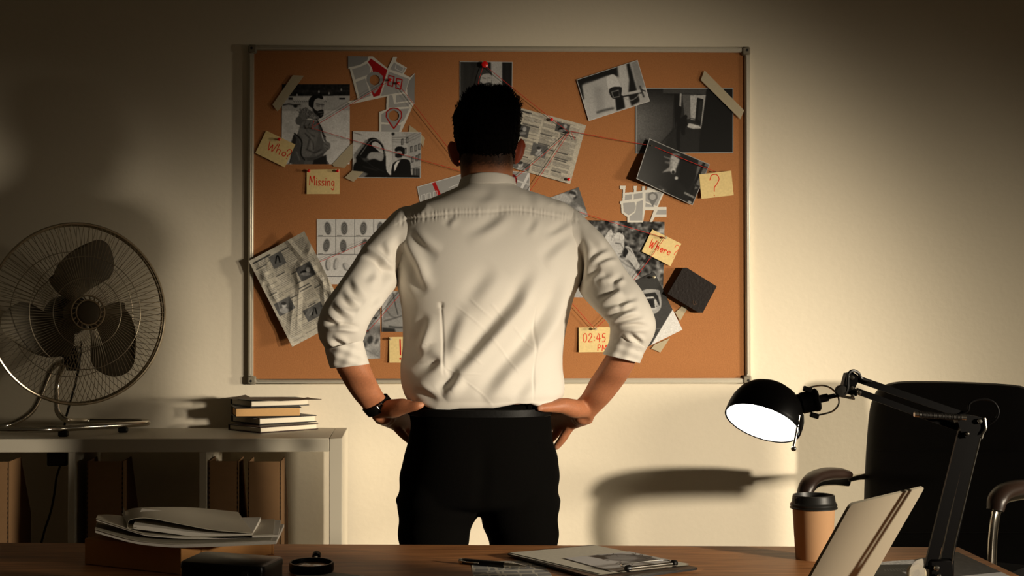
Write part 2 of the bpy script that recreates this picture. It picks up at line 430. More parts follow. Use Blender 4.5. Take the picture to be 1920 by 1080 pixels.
for s_ in ([(570, 235), (582, 252), (590, 256)], [(572, 250), (586, 266), (588, 280)], [(574, 280), (590, 286), (602, 280)], [(568, 296), (590, 296), (606, 288)], [(598, 238), (604, 252), (610, 258)], [(576, 300), (600, 300)], [(580, 262), (576, 280)]):
    c.line(s_, 2.2, .16, .7, .8, sm=16)
for s_ in ([(574, 240), (584, 258), (584, 278)], [(600, 246), (606, 262)], [(592, 290), (604, 284)], [(562, 300), (556, 285)]): c.line(s_, 2., .6, .55, 1, sm=14)
c.line([(594, 224), (602, 240), (606, 253), (610, 256)], 2.2, .05, .9, .3, sm=20); c.line([(602, 246), (606, 262), (611, 270)], 1.3, .85, .9, .2)
c.ell(613, 273, 6.5, 8, .45, -20); c.line([(609, 270), (616, 274)], 1.2, .2, .7, .4); c.line([(609, 276), (615, 280)], 1.2, .2, .7, .4)
c.poly([(588, 300), (612, 290), (613, 310), (586, 310)], .12, soft=.8); c.line([(546, 294), (543, 306)], 2, .15)
c.line([(540, 308), (548, 302)], 2.5, .25, .7, .7); c.line([(635, 296), (650, 299)], 1.2, .5, .6, .5); c.line([(622, 265), (632, 264)], 1., .5, .5, .5)
c.noise(.03, .5, 3); c.blur(.3)
sheet('photo_print', 'black and white photo of a bearded man in a fur-hooded winter jacket in snow', 'photo', Q, c, .0015, group='case photos on the board')
# ---- man and car photo
Q = [(662, 246), (790, 248), (789, 334), (661, 333)]; c = Cv(*bbox(Q), ss=2, bg=.77)
c.poly([(734, 240), (795, 240), (795, 340), (737, 340)], .62)
c.poly([(736, 246), (757, 250), (764, 262), (764, 340), (738, 340)], .70, soft=.5)
for i, y in enumerate((258, 262, 266)): c.line([(736, y), (764, y-1+i), (790, y-14+i)], 1.2, .42, .8, .4)
for x, y in ((754, 266), (763, 263), (760, 283), (771, 280), (779, 278), (786, 275), (773, 299), (781, 297), (786, 294)):
    c.poly([(x-2.2, y-5), (x+2.6, y-6.4), (x+2.6, y+5), (x-2.2, y+6)], .22); c.poly([(x-1, y-3.4), (x+2, y-4.6), (x+2, y+4), (x-1, y+4.6)], .50)
for x in (776, 781, 785): c.poly([(x-2, 316), (x+2, 316), (x+2, 334), (x-2, 334)], .25, soft=.4)
c.line([(765, 318), (790, 312)], 1.5, .4); c.ell(737, 251, 3, 3, .15, soft=.5)
c.poly([(661, 318), (670, 288), (683, 268), (694, 259), (706, 260), (717, 270), (723, 290), (724, 318), (727, 332), (661, 334)], .05, sm=4)      # car body
c.poly([(663, 290), (672, 278), (686, 262), (692, 262), (676, 282), (664, 300)], .5, soft=.6); c.poly([(663, 302), (668, 296), (668, 304), (662, 310)], .62, soft=.5)
c.poly([(697, 272), (701, 266), (708, 267), (715, 274), (719, 286), (716, 288), (706, 280)], .74, sm=4); c.line([(676, 290), (690, 270), (700, 262), (710, 264), (719, 274), (722, 292)], 1.4, .55, .9, .3, sm=30)
c.poly([(688, 294), (694, 286), (704, 285), (719, 288), (716, 302), (702, 298), (690, 300)], .62, sm=4, soft=.8); c.poly([(678, 297), (688, 296), (694, 301), (684, 303)], .25, soft=1)
c.line([(664, 285), (700, 313), (720, 322)], 1., .3, .5, .5); c.line([(681, 312), (708, 320)], 2, .2, .7, 1); c.poly([(662, 325), (678, 321), (690, 326), (682, 334), (661, 334)], .45, soft=1)
c.poly([(740, 282), (744, 277), (752, 277), (757, 283), (757, 291), (754, 295), (753, 302), (746, 303), (745, 296), (741, 292)], .58, sm=4)
c.poly([(740, 281), (744, 275.5), (752, 274.5), (758, 279), (758, 289), (755, 292), (753, 284), (747, 283), (743, 284)], .05, sm=4); c.poly([(741, 289), (748, 288), (754, 289), (753, 295), (746, 296), (741, 294)], .10, soft=.4)
c.poly([(736, 334), (735, 312), (740, 304), (748, 300), (758, 298), (768, 302), (770, 318), (768, 334)], .05, sm=4)
c.poly([(739, 322), (739, 310), (744, 303), (751, 300), (746, 308), (742, 318)], .85, soft=.3); c.poly([(725, 330), (740, 326), (785, 329), (787, 334), (725, 334)], .07, soft=.5)
c.line([(664, 249), (678, 253)], 1.2, .3, .8, .3); c.line([(728, 318), (734, 300)], .8, .5, .5)
c.noise(.03, .5, 4); c.blur(.3); border(c, Q, .9, .78)
sheet('photo_print', 'black and white photo of a man in a suit beside an open black car', 'photo', Q, c, .0035, group='case photos on the board')
# ---- portrait photo behind the head
Q = [(862, 115), (961, 116), (960, 232), (862, 232)]; c = Cv(*bbox(Q), ss=2, bg=.14)
c.poly([(862, 112), (905, 112), (903, 235), (862, 235)], .17, soft=2); c.line([(866, 120), (866, 230)], 3, .3, .6, 2); c.line([(880, 120), (880, 230)], 2, .22, .6, 2)
c.poly([(920, 110), (942, 110), (942, 235), (924, 235)], .66, soft=.8); c.poly([(942, 110), (965, 110), (965, 235), (942, 235)], .08, soft=.8); c.line([(951, 120), (952, 230)], 3, .2, .5, 2)
c.poly([(882, 200), (880, 178), (888, 168), (900, 164), (912, 166), (930, 172), (938, 186), (940, 235), (878, 235)], .70, sm=4); c.poly([(890, 178), (896, 170), (900, 235), (888, 235)], .5, soft=2)
c.poly([(899, 140), (903, 135), (915, 134), (921, 140), (921, 152), (918, 162), (910, 166), (903, 162), (900, 152)], .66, sm=5)
c.poly([(896, 142), (897, 134), (904, 130), (914, 130), (921, 134), (922, 142), (917, 138), (907, 139), (902, 143), (900, 150)], .22, sm=5)
c.poly([(901, 153), (906, 157), (913, 155), (920, 155), (919, 163), (911, 167), (904, 164)], .18, sm=5, soft=.3); c.line([(908, 159.5), (916, 159)], 1.4, .55, .8, .3)
c.line([(905, 146), (910, 147)], 1.6, .25, .9, .3); c.line([(915, 146), (919, 146.5)], 1.4, .25, .9, .3); c.line([(913, 147), (915, 153)], 1, .45, .7, .3)
c.noise(.03, .5, 5); c.blur(.3); border(c, Q, 1.1, .72)
sheet('photo_print', 'black and white portrait of a smiling bearded man behind the standing person', 'photo', Q, c, .0015, group='case photos on the board')
# ---- security camera photo
Q = [(1081, 149.5), (1195.5, 112.5), (1218.6, 190), (1104, 227)]; c = Cv(*bbox(Q), ss=2, bg=.72)
def rq(u, v, q=None): q = np.array(q if q is not None else Q); return tuple((1-u)*(1-v)*q[0]+u*(1-v)*q[1]+u*v*q[2]+(1-u)*v*q[3])
c.poly([(1080, 148), (1158, 122), (1162, 146), (1150, 140), (1138, 142), (1100, 158), (1092, 160), (1096, 186), (1093, 187)], .07, soft=1.2)
c.poly([(1092, 160), (1098, 156), (1138, 146), (1152, 205), (1104, 226)], .68, soft=2); c.poly([(1112, 165), (1130, 162), (1134, 205), (1118, 210)], .60, soft=3)
c.line([(1120, 211), (1132, 207), (1150, 203)], 4, .2, .8, 1.2); c.poly([(1158, 122), (1176, 116), (1180, 150), (1170, 166), (1160, 150)], .75, soft=2)
c.poly([(1174, 118), (1180, 118), (1194, 168), (1200, 190), (1184, 199), (1178, 178), (1180, 150)], .08, soft=1.2); c.poly([(1153, 180), (1168, 178), (1172, 202), (1156, 208)], .05, soft=1)
c.poly([(1183, 116), (1196, 112), (1212, 160), (1196, 172)], .55, soft=1.5); c.poly([(1200, 178), (1216, 170), (1219, 190), (1200, 197)], .66, soft=1)
c.poly([(1137, 148), (1143, 141), (1151, 140), (1157, 147), (1165, 165), (1162, 172), (1146, 176), (1141, 168)], .80, sm=4)   # camera hood
c.poly([(1142, 168), (1150, 163), (1164, 163), (1166, 168), (1163, 183), (1150, 185), (1144, 178)], .10, sm=4); c.poly([(1146, 172), (1160, 168), (1162, 181), (1150, 184)], .5, soft=.4); c.poly([(1148, 173), (1160, 170), (1161, 180), (1151, 182)], .07)
c.poly([(1165, 176), (1186, 171), (1200, 168), (1204, 174), (1186, 177), (1168, 180)], .7, soft=.4); c.line([(1168, 181), (1185, 178), (1203, 174)], 2.6, .08, .9, .4); c.line([(1170, 184), (1184, 188), (1196, 180), (1199, 174)], 1.5, .6, .9, .3, sm=20)
c.line([(1200, 162), (1207, 181)], 3.4, .22, .9, .4); c.line([(1202, 168), (1210, 171)], 2.4, .15, .9, .4)
c.noise(.025, .5, 6); c.blur(.35); border(c, Q, .9, .80)
sheet('photo_print', 'tilted black and white photo of a white bullet security camera on a wall', 'photo', Q, c, .0042, group='case photos on the board')
# ---- corridor photo
Q = [(1192, 165), (1375, 165), (1375, 286.7), (1192, 288)]; c = Cv(*bbox(Q), ss=2, bg=.07)
g = np.clip((1265-c.X)/75, 0, 1)*np.clip(1.2-np.abs(c.Y-235)/75, 0, 1); c.a += (.52*g*(c.X < 1265))[..., None]
c.poly([(1192, 165), (1243, 165), (1243, 176), (1265, 178), (1265, 240), (1192, 310)], .30, .55, 1.5); c.a[:, :, :] *= (1-.6*np.clip((200-c.Y)/40, 0, 1)*(c.X < 1262))[..., None]
c.poly([(1243, 160), (1326, 160), (1324, 177), (1243, 175)], .24, soft=.6); c.poly([(1264, 176), (1325, 177), (1320, 230), (1312, 245), (1268, 240)], .13)
c.poly([(1279, 177), (1306, 177), (1304, 226), (1284, 222)], .34, soft=.5); c.poly([(1294, 179), (1325, 178), (1318, 236), (1312, 232), (1304, 225), (1295, 224)], .66, soft=.3)
c.poly([(1264, 176), (1272, 176), (1272, 220), (1265, 236)], .04); c.line([(1276.5, 177), (1275, 205)], 3.5, .68, .9, .3); c.line([(1273, 177), (1272, 205)], 2, .06)
c.poly([(1307, 183), (1319, 186), (1314, 236), (1303, 228)], .07); c.poly([(1311, 189), (1317, 190), (1313, 228), (1308, 224)], .14, soft=.3); c.line([(1320, 190), (1314, 240)], 2., .62)
c.poly([(1286, 233), (1294, 231), (1312, 236), (1314, 241), (1300, 242), (1290, 239)], .72, soft=.5); c.poly([(1262, 240), (1312, 243), (1312, 262), (1320, 288), (1240, 288)], .12, soft=2)
c.poly([(1326, 160), (1380, 160), (1380, 292), (1310, 292), (1312, 262)], .045, soft=.5); c.poly([(1270, 203), (1277, 200), (1278, 208), (1276, 222), (1280, 236), (1270, 240)], .03, sm=3)
c.poly([(1281, 218), (1286, 215), (1289, 219), (1287, 226), (1290, 234), (1285, 240), (1284, 252), (1278, 252), (1276, 240), (1274, 292), (1270, 290), (1268, 250), (1272, 228)], .03, sm=3, soft=.4)
c.line([(1286, 226), (1296, 222), (1306, 224)], 1.2, .05, .9); c.line([(1264, 178), (1262, 244), (1222, 288)], 1.2, .05, .8, .6)
c.noise(.05, .5, 7); c.blur(.35); border(c, Q, 1.4, .62)
sheet('photo_print', 'large dark photo of a figure at the lit end of a corridor', 'photo', Q, c, .0022, group='case photos on the board')
# ---- dark tilted photo
Q = [(1217, 260), (1331, 308), (1298, 385), (1191, 336)]; c = Cv(*bbox(Q), ss=2, bg=.085)
c.poly([(1258, 292), (1268, 288), (1276, 292), (1272, 306), (1264, 322), (1256, 318)], .62, sm=4, soft=1.2); c.poly([(1240, 324), (1254, 314), (1260, 308), (1262, 320), (1252, 322)], .5, soft=.8)
c.line([(1245, 294), (1262, 300)], 2.4, .45, .8, .6); c.line([(1248, 304), (1258, 306)], 4, .4, .8, 1); c.ell(1262, 321, 5, 5, .7, soft=.8); c.ell(1262, 323, 3, 3, .06, soft=.4); c.ell(1268, 334, 3.4, 3, .7, soft=.7)
c.ell(1278, 330, 5, 3, .3, soft=1); c.line([(1236, 350), (1248, 358)], 5, .2, .7, 1.2); c.ell(1243, 356, 2, 1.5, .5, soft=.6)
c.poly([(1310, 300), (1334, 308), (1312, 352), (1298, 356), (1304, 330)], .36, soft=.6); c.line([(1320, 306), (1302, 345), (1292, 376)], 5, .05, 1, .3); c.line([(1306, 309), (1330, 315)], 2.6, .05, 1, .3); c.line([(1300, 370), (1284, 362)], 4, .5, .9, .4); c.line([(1302, 346), (1312, 352)], 4, .12)
c.poly([(1262, 288), (1300, 300), (1305, 330), (1290, 358), (1272, 340), (1276, 300)], .05, soft=1.5); c.ell(1293, 379, 4, 2.2, .55, 25, soft=.4)
c.noise(.05, .5, 8); c.blur(.35); border(c, Q, 1.2, .60)
sheet('photo_print', 'tilted dark photo with a bright smear, curling off the board beside a question mark note', 'photo', Q, c, .0055, group='case photos on the board', curl=lambda u, v: .020*np.clip(1-u*1.6, 0, 1)**2*(.4+.6*v)+.004*v)
# ---- blond person on the phone
Q = [(1060, 412), (1246, 416), (1243, 560), (1058, 557)]; c = Cv(*bbox(Q), ss=2, bg=.26)
c.blobs(.14, 4, 21); c.blobs(.10, 2, 22); c.a = np.clip(c.a, .05, .8)
for i in range(60):
    x, y = RNG.uniform(1100, 1246), RNG.uniform(412, 540); c.ell(x, y, RNG.uniform(2, 5), RNG.uniform(2, 4), float(RNG.choice([.08, .12, .55, .65])), RNG.uniform(0, 180), .5, 1.)
c.poly([(1060, 470), (1115, 450), (1140, 470), (1175, 490), (1200, 520), (1230, 560), (1058, 560)], .62, sm=4, soft=1)
c.poly([(1138, 448), (1150, 442), (1166, 446), (1170, 456), (1170, 464), (1166, 474), (1160, 482), (1146, 480), (1138, 466)], .68, sm=4)
c.poly([(1132, 452), (1138, 438), (1146, 430), (1150, 438), (1162, 436), (1171, 444), (1168, 450), (1156, 447), (1148, 452), (1142, 462), (1136, 464)], .74, sm=4)
for i in range(26):
    x = RNG.uniform(1136, 1168); c.line([(x, RNG.uniform(436, 446)), (x+RNG.normal()*4, RNG.uniform(430, 452))], .9, float(RNG.uniform(.3, .9)), .6)
c.line([(1154, 456), (1164, 457)], 1.8, .25, .9, .4); c.line([(1164, 458), (1170, 468), (1166, 471)], 1.2, .35, .8, .4); c.line([(1160, 476), (1167, 475)], 1.4, .3, .8, .4)
c.poly([(1170, 466), (1178, 464), (1176, 484), (1168, 480)], .04, soft=.4); c.poly([(1172, 462), (1182, 464), (1190, 478), (1200, 500), (1194, 506), (1180, 488), (1173, 482), (1178, 472)], .66, sm=4, soft=.4)
for k in range(4): c.line([(1172+k*2.5, 463+k), (1180+k*2, 468+k*2.4)], 1., .3, .6, .3)
c.line([(1160, 486), (1176, 498), (1192, 506)], 2, .4, .8, .8); c.poly([(1200, 500), (1215, 516), (1236, 520), (1243, 560), (1210, 560)], .5, .6, 2); c.line([(1216, 500), (1226, 540), (1238, 510)], 6, .7, .5, 2)
c.noise(.04, .5, 9); c.blur(.4)
sheet('photo_print', 'black and white photo of a blond person talking on a phone before leaves', 'photo', Q, c, .0012, group='case photos on the board')
# ---- small couple photo at the right shoulder
Q = [(1025, 373), (1085, 351), (1103, 405), (1043, 427)]; c = Cv(*bbox(Q), ss=2, bg=.36)
c.poly([(1030, 372), (1060, 362), (1078, 380), (1098, 396), (1100, 410), (1040, 424)], .62, sm=3, soft=1.5); c.ell(1075, 364, 7, 8, .6, 20, soft=.6); c.poly([(1066, 362), (1070, 357), (1079, 360), (1082, 370), (1076, 376), (1080, 366)], .15, soft=.8); c.line([(1076, 371), (1080, 370)], 2, .15, .8, .5)
c.poly([(1046, 376), (1066, 380), (1090, 398), (1084, 408), (1052, 396)], .5, soft=1.5); c.line([(1044, 378), (1058, 390), (1066, 384)], 2, .22, .7, 1); c.ell(1076, 384, 8, 6, .4, 10, soft=1.2)
c.noise(.05, .6, 10); c.blur(.4)
sheet('photo_print', 'small tilted grey photo of two people, half hidden by the right shoulder', 'photo', Q, c, .0015, group='case photos on the board')
# ---- CCTV close-up, dark, tilted
Q = [(1127, 558), (1226.7, 509.6), (1279, 618), (1180, 667)]; c = Cv(*bbox(Q), ss=2, bg=.23)
c.poly([(1110, 560), (1230, 500), (1250, 545), (1130, 600)], .20, soft=6); c.poly([(1261, 580), (1285, 620), (1180, 680), (1219, 649)], .84)
c.poly([(1200, 547), (1232, 543), (1238, 550), (1240, 570), (1236, 582), (1222, 590), (1196, 588)], .60, sm=3); c.poly([(1200, 552), (1228, 548), (1234, 556), (1237, 570), (1236, 574), (1230, 562), (1224, 556), (1200, 558)], .12, soft=.4)
c.poly([(1200, 558), (1225, 556), (1231, 564), (1231, 580), (1200, 584)], .70, soft=.4); c.poly([(1204, 561), (1226, 559), (1228, 577), (1206, 578)], .16); c.poly([(1210, 563), (1224, 562), (1225, 574), (1212, 575)], .08)
c.ell(1227.5, 560.5, 1, 1, .1); c.ell(1231, 574, 1, 1, .1); c.line([(1210, 618), (1238, 616)], 1.2, .5, .7, .4)
c.noise(.03, .5, 12); c.blur(.3)
sheet('photo_print', 'dark tilted photo of a camera housing with a white folded corner, beside the right elbow', 'photo', Q, c, .0038, group='case photos on the board', curl=lambda u, v: .006*v*v)
# ---- suit photo at the left of the waist
Q = [(716, 546), (835, 546), (835, 622), (716, 622)]; c = Cv(*bbox(Q), ss=2, bg=.70)
c.poly([(718, 622), (717, 598), (722, 580), (730, 560), (742, 548), (760, 540), (840, 540), (840, 625)], .50, sm=3); c.poly([(746, 540), (752, 560), (756, 580), (760, 540)], .86, soft=.5)
c.poly([(716, 606), (722, 596), (745, 590), (765, 590), (765, 612), (735, 614)], .55, sm=3, soft=.6); c.line([(720, 602), (735, 598), (760, 590)], 2.4, .28, .8, .7, sm=16); c.line([(730, 612), (745, 614), (765, 614)], 3, .18, .8, .9); c.line([(724, 580), (732, 592), (742, 596)], 2.2, .28, .7, .9); c.poly([(717, 614), (740, 616), (742, 624), (716, 624)], .16, soft=1)
c.line([(737, 550), (742, 575), (746, 590)], 2, .2, .8, .5)
c.noise(.03, .5, 13); c.blur(.35)
sheet('photo_print', 'grey photo of a person in a suit with folded arms, left of the waist', 'photo', Q, c, .0012, group='case photos on the board')
# ---- blotchy prints photo under the left cuff
Q = [(648, 566), (713, 566), (713, 672), (650, 674)]; c = Cv(*bbox(Q), ss=2, bg=.56)
c.blobs(.10, 6, 31); c.ell(694, 597, 8, 3.5, .16, -30, soft=1); c.ell(704, 596, 3, 2, .1, soft=.7); c.ell(694, 637, 5, 8, .20, 20, soft=1.2); c.ell(688, 622, 5, 4, .3, soft=1.5); c.ell(706, 640, 3, 6, .3, 30, soft=1.2); c.ell(684, 646, 4, 6, .3, -20, soft=1.5)
c.line([(684, 655), (710, 668)], 2, .38, .7, 1); c.line([(700, 610), (713, 650)], 1.5, .42, .7, 1); c.noise(.04, .5, 14); c.blur(.35)
sheet('photo_print', 'grey photo with dark shoe print blotches, half behind the left rolled cuff', 'photo', Q, c, .0012, group='case photos on the board')
# ---- fingerprints
Q = [(594, 411), (737, 411), (737, 533), (594, 533)]; c = Cv(*bbox(Q), ss=2.4, bg=.80)
for x in (629.5, 665, 700.5): c.line([(x, 411), (x, 477)], .9, .25)
for y in (443, 477): c.line([(596, y), (737, y)], 1., .2)
c.line([(612, 518.5), (737, 518.5)], 1, .25)
def fprint(x, y, rx, ry, rot, a=1., half=0):
    c.ell(x, y, rx, ry, .34, rot, .8*a, .8)
    for k in range(5): c.ring(x, y+.5, rx*(1-.18*k), ry*(1-.18*k), .55, .18 if k % 2 else .52, rot, .6*a)
    if half: c.ell(x+half, y-1, rx*.8, ry*.95, .76, rot, .9, .8)
for x, y, r in ((614.5, 428, -8), (645.5, 428, 0), (681.5, 428, 4), (713, 428, 0), (612, 460, 8), (643.5, 461, 0), (683, 460, 10), (716, 460, 0)): fprint(x, y, 6, 12, r)
fprint(614.5, 496, 4.5, 11, 0, 1., 1.5); fprint(629.5, 495, 4.5, 11, 10, .6, 2.5); fprint(648, 500, 5, 8, -25, .7, 2); fprint(690, 497, 5, 10, 0)
for x, y in ((597, 441.5), (632, 441.5), (668, 441.5), (597, 475.5), (632, 475.5)): c.line([(x, y), (x+8, y)], 1., .35, .8)
c.noise(.02, .5, 15)
sheet('fingerprint_sheet', 'white fingerprint card with rows of dark ink prints in ruled boxes', 'fingerprint card', Q, c, .0012, 'matte', 1.9)
# ---- newspapers
def news(name, label, Q, off, seed, pics, curl, res=1.8, tone=.70, cols=4, title=True):
    c = Cv(*bbox(Q), ss=2.2, bg=(tone, tone*.97, tone*.90)); r = np.random.default_rng(seed); q = np.array(Q)
    c.blobs(.02, 8, seed)
    def pt(u, v): return rq(u, v, q)
    for k in range(cols):
        u0 = .05+k*(.92/cols); u1 = u0+.92/cols-.03; v = .05
        while v < .96:
            if r.random() < .10: v += .03; 
            if r.random() < .08: c.line([pt(u0, v), pt(u0+(u1-u0)*r.uniform(.5, 1), v)], 2.2, .25, .8); v += .03; continue
            c.line([pt(u0, v), pt(u1 if r.random() < .85 else u0+(u1-u0)*r.uniform(.3, .8), v)], .9, .33, r.uniform(.45, .8)); v += .0165
    if title: c.line([pt(.05, .045), pt(.34, .045)], 3.2, .2, .9)
    for (u, v, w, h, kind) in pics:
        c.poly([pt(u, v), pt(u+w, v), pt(u+w, v+h), pt(u, v+h)], .36 if kind else .30)
        cx, cy = pt(u+w/2, v+h*.45); s_ = np.linalg.norm(np.array(pt(u+w, v))-np.array(pt(u, v)))
        if kind == 1: c.ell(cx, cy-1, s_*.13, s_*.17, .68, 10, soft=.4); c.ell(cx, cy+s_*.27, s_*.27, s_*.16, .6, soft=.6); c.ell(cx-1, cy-s_*.13, s_*.15, s_*.09, .2, soft=.4)
        if kind == 2: c.line([(cx-3, cy+7), (cx-1, cy-5), (cx+2, cy-6), (cx+5, cy+5)], 2.4, .06, 1, .3, sm=16)
        if kind == 0: c.ell(cx-4, cy+3, s_*.2, s_*.12, .08, -20, soft=.5); c.ell(cx+5, cy-2, s_*.13, s_*.16, .62, soft=.5); c.ell(cx, cy+6, s_*.3, s_*.1, .5, soft=.8)
    for i in range(16):
        u, v = r.random(), r.random(); a = r.uniform(0, PI); c.line([pt(u, v), pt(u+.15*math.cos(a), v+.15*math.sin(a))], 1.6, float(r.choice([.5, .85])), .35, .6)
    c.noise(.04, .5, seed); c.blur(.25)
    return sheet(name, label, 'newspaper', Q, c, off, 'news', res, curl=curl)
def crumple(seed, amp):
    r = np.random.default_rng(seed); K = [(r.uniform(0, 1), r.uniform(0, 1), r.uniform(0, PI), r.uniform(.1, .45)) for _ in range(22)]
    def f(u, v):
        z = np.zeros_like(u)
        for a, b, t, L in K:
            x = (u-a)*math.cos(t)+(v-b)*math.sin(t); y = -(u-a)*math.sin(t)+(v-b)*math.cos(t)
            z += np.maximum(0, 1-np.abs(y)/.06)*np.maximum(0, 1-np.abs(x)/L)
        return amp*z
    return f
cr1, cr2 = crumple(3, .0048), crumple(8, .0009)
news('newspaper_page', 'crumpled newspaper page curling off the lower left of the board', [(467, 489.5), (571.5, 434), (653, 594.5), (549, 650)], .014, 41,
     [(.30, .06, .22, .14, 2), (.60, .30, .26, .15, 0), (.04, .52, .28, .14, 1), (.40, .72, .32, .13, 2)], lambda u, v: .016*np.abs(u-.45)**1.3*2*(1-.5*v)+.014*v*v*(1-u)+cr1(u, v)+.010*(1-v)*u)
news('newspaper_page', 'torn flat newspaper clipping pinned beside the right ear of the person', [(944, 194), (1099, 235), (1069, 345), (918, 303)], .003, 43,
     [(.20, .26, .17, .20, 0), (.45, .50, .18, .21, 1), (.26, .86, .22, .13, 1), (.66, .06, .16, .16, 0)], lambda u, v: cr2(u, v)+.003*u*v, cols=4)
# ---- maps
GR, RD, GY, DG, MR = (.83, .82, .79), (.62, .07, .08), .62, .52, (.40, .06, .07)
O = [(652.5, 105), (699, 105.6), (727, 128.5), (737.5, 106.4), (744.7, 107), (742, 115), (763, 127), (757, 139), (769, 145), (777.7, 137), (777, 196), (775, 197), (751, 250), (711, 250), (711.5, 209.6), (724, 205.5), (725, 181), (656, 196), (650, 190), (671, 187), (655.6, 128.5), (652.5, 128.5)]
c = Cv(*bbox(O), ss=2.4, bg=GR)
c.poly([(652, 104), (691, 105), (689, 113), (676, 121), (655, 127), (652, 127)], DG); c.poly([(660, 130), (676, 125), (689, 119), (694, 126), (693, 139), (666, 149)], GY); c.poly([(667, 154), (688, 146), (699, 178), (675, 187)], GY)
c.poly([(693, 108), (727, 132), (712, 179), (700, 182), (690, 146), (687, 146), (696, 138), (696, 126), (690, 117)], RD)
c.poly([(729, 134), (767, 148), (760, 172), (714, 180)], GY); c.poly([(739, 117), (761, 128), (754, 138), (731, 130)], GY); c.line([(743, 119), (757, 127), (754, 135), (741, 129), (743, 119)], 1., .85)
c.poly([(778, 138), (778, 196), (764, 179), (763, 165), (767, 152)], DG); c.poly([(730, 178), (736, 179), (739, 195), (771, 191), (766, 200), (728, 202)], GY); c.poly([(742, 179), (758, 176), (770, 189), (742, 192)], GY)
c.poly([(715, 214), (727, 207), (768, 203), (757, 226), (748, 232), (715, 229)], GY); c.poly([(715, 233), (752, 234), (748, 248), (715, 248)], GY)
for pts in ([(655, 127), (676, 123), (690, 114), (697, 104)], [(666, 151), (694, 142), (697, 130), (688, 116)], [(693, 105), (728, 130)], [(728, 130), (713, 180)], [(697, 180), (686, 147)]): c.line(pts, 2.4, GR, sm=24 if len(pts) > 2 else 0)
def pin(cx, cy, r, col, tip, rim=None):
    R = r+1.5
    c.poly([(cx-R, cy+2), (cx-R*.96, cy-R*.5), (cx-R*.5, cy-R*.9), (cx, cy-R), (cx+R*.5, cy-R*.9), (cx+R*.96, cy-R*.5), (cx+R, cy+2), (cx+R*.55, cy+R*.95), (cx, tip), (cx-R*.55, cy+R*.95)], rim if rim else col)
    if rim:
        R -= 2.2; c.poly([(cx-R, cy+2), (cx-R*.96, cy-R*.5), (cx-R*.5, cy-R*.9), (cx, cy-R), (cx+R*.5, cy-R*.9), (cx+R*.96, cy-R*.5), (cx+R, cy+2), (cx+R*.5, cy+R*.95), (cx, tip-4), (cx-R*.5, cy+R*.95)], col)
pin(702.5, 150, 14, .56, 176); pin(738.5, 217, 14, .56, 243, RD)
for cx, cy in ((731.5, 151.5), (746.5, 157)): c.line([(cx-4.5, cy+8), (cx-2.5, cy-10), (cx+7.5, cy-7.5), (cx+4.5, cy+10.5), (cx-4.5, cy+8)], 2.2, RD)
c.cut(O); c.hole(702.5, 150, 9.6); c.hole(738.5, 217, 9.8)
sheet('city_map_cutout', 'cut-out grey city map with a red district and two location markers', 'map', Q := [(650, 103), (780, 103), (780, 252), (650, 252)], c, .0026, 'matte', 2.2, 'map pieces on the board')
# right street map
def z14(pts): return [(1020+x/5.143, 330+y/5.143) for x, y in pts]
O = z14([(733, 93), (789, 93), (780, 162), (868, 155), (864, 95), (896, 95), (891, 150), (945, 145), (948, 97), (972, 97), (968, 138), (995, 133), (998, 97), (1022, 100), (1160, 160), (1097, 298), (1180, 300), (1180, 395), (1070, 395), (1045, 442), (1020, 442), (1060, 330), (975, 330), (955, 450), (803, 450), (803, 395), (748, 355), (742, 272), (730, 268), (732, 245), (758, 240), (763, 130), (733, 128)])
c = Cv(*bbox(O), ss=2.4, bg=GR)
for p in ([(782, 182), (850, 175), (846, 225), (778, 236)], [(866, 175), (950, 158), (950, 212), (864, 226)], [(762, 262), (872, 250), (886, 290), (870, 345), (815, 378), (768, 345)], [(895, 250), (955, 232), (948, 430), (825, 430), (824, 390), (880, 350)], [(978, 160), (1110, 152), (1140, 165), (1088, 290), (980, 245)], [(980, 258), (1062, 292), (1062, 300), (976, 300)], [(1098, 325), (1180, 325), (1180, 372), (1076, 372)]):
    c.poly(z14(p), GY)
cx, cy = z14([(1048, 202)])[0]; pin(cx, cy, 8, .44, cy+18.5); c.ell(cx, cy, 5.8, 5.8, .64); c.cut(O)
sheet('street_map_cutout', 'cut-out grey street map with one marker below the dark tilted photo', 'map', [(1160, 346), (1251, 346), (1251, 418), (1160, 418)], c, .0016, 'matte', 2.2, 'map pieces on the board')
Q = [(782, 350), (872, 324.5), (886, 376), (792, 403)]; c = Cv(*bbox(Q), ss=2.2, bg=.58)
c.line([(810, 335), (838, 400)], 7, RD); border(c, Q, 1.2, .80)
for x in (794, 804, 816): c.line([(x-3, 384-(x-794)*.25), (x-3.5, 366-(x-794)*.28), (x+3, 364-(x-794)*.28), (x+5, 382-(x-794)*.25)], .9, .8)
c.line([(842, 352), (862, 344), (866, 366)], 1, .8)
sheet('map_strip', 'grey map strip with a red band, left of the shirt collar', 'map', Q, c, .0018, 'matte', 1.8, 'map pieces on the board')
Q = [(938, 318), (993, 324), (993, 392), (936, 390)]; c = Cv(*bbox(Q), ss=2.2, bg=.56)
c.line([(992, 326), (966, 376)], 5, .78); c.line([(940, 330), (990, 345)], 3, .74); c.ring(962, 338, 6, 9, 3, MR); border(c, Q, 1., .76)
sheet('map_strip', 'grey map piece showing at the right of the shirt collar', 'map', Q, c, .0018, 'matte', 1.8, 'map pieces on the board')
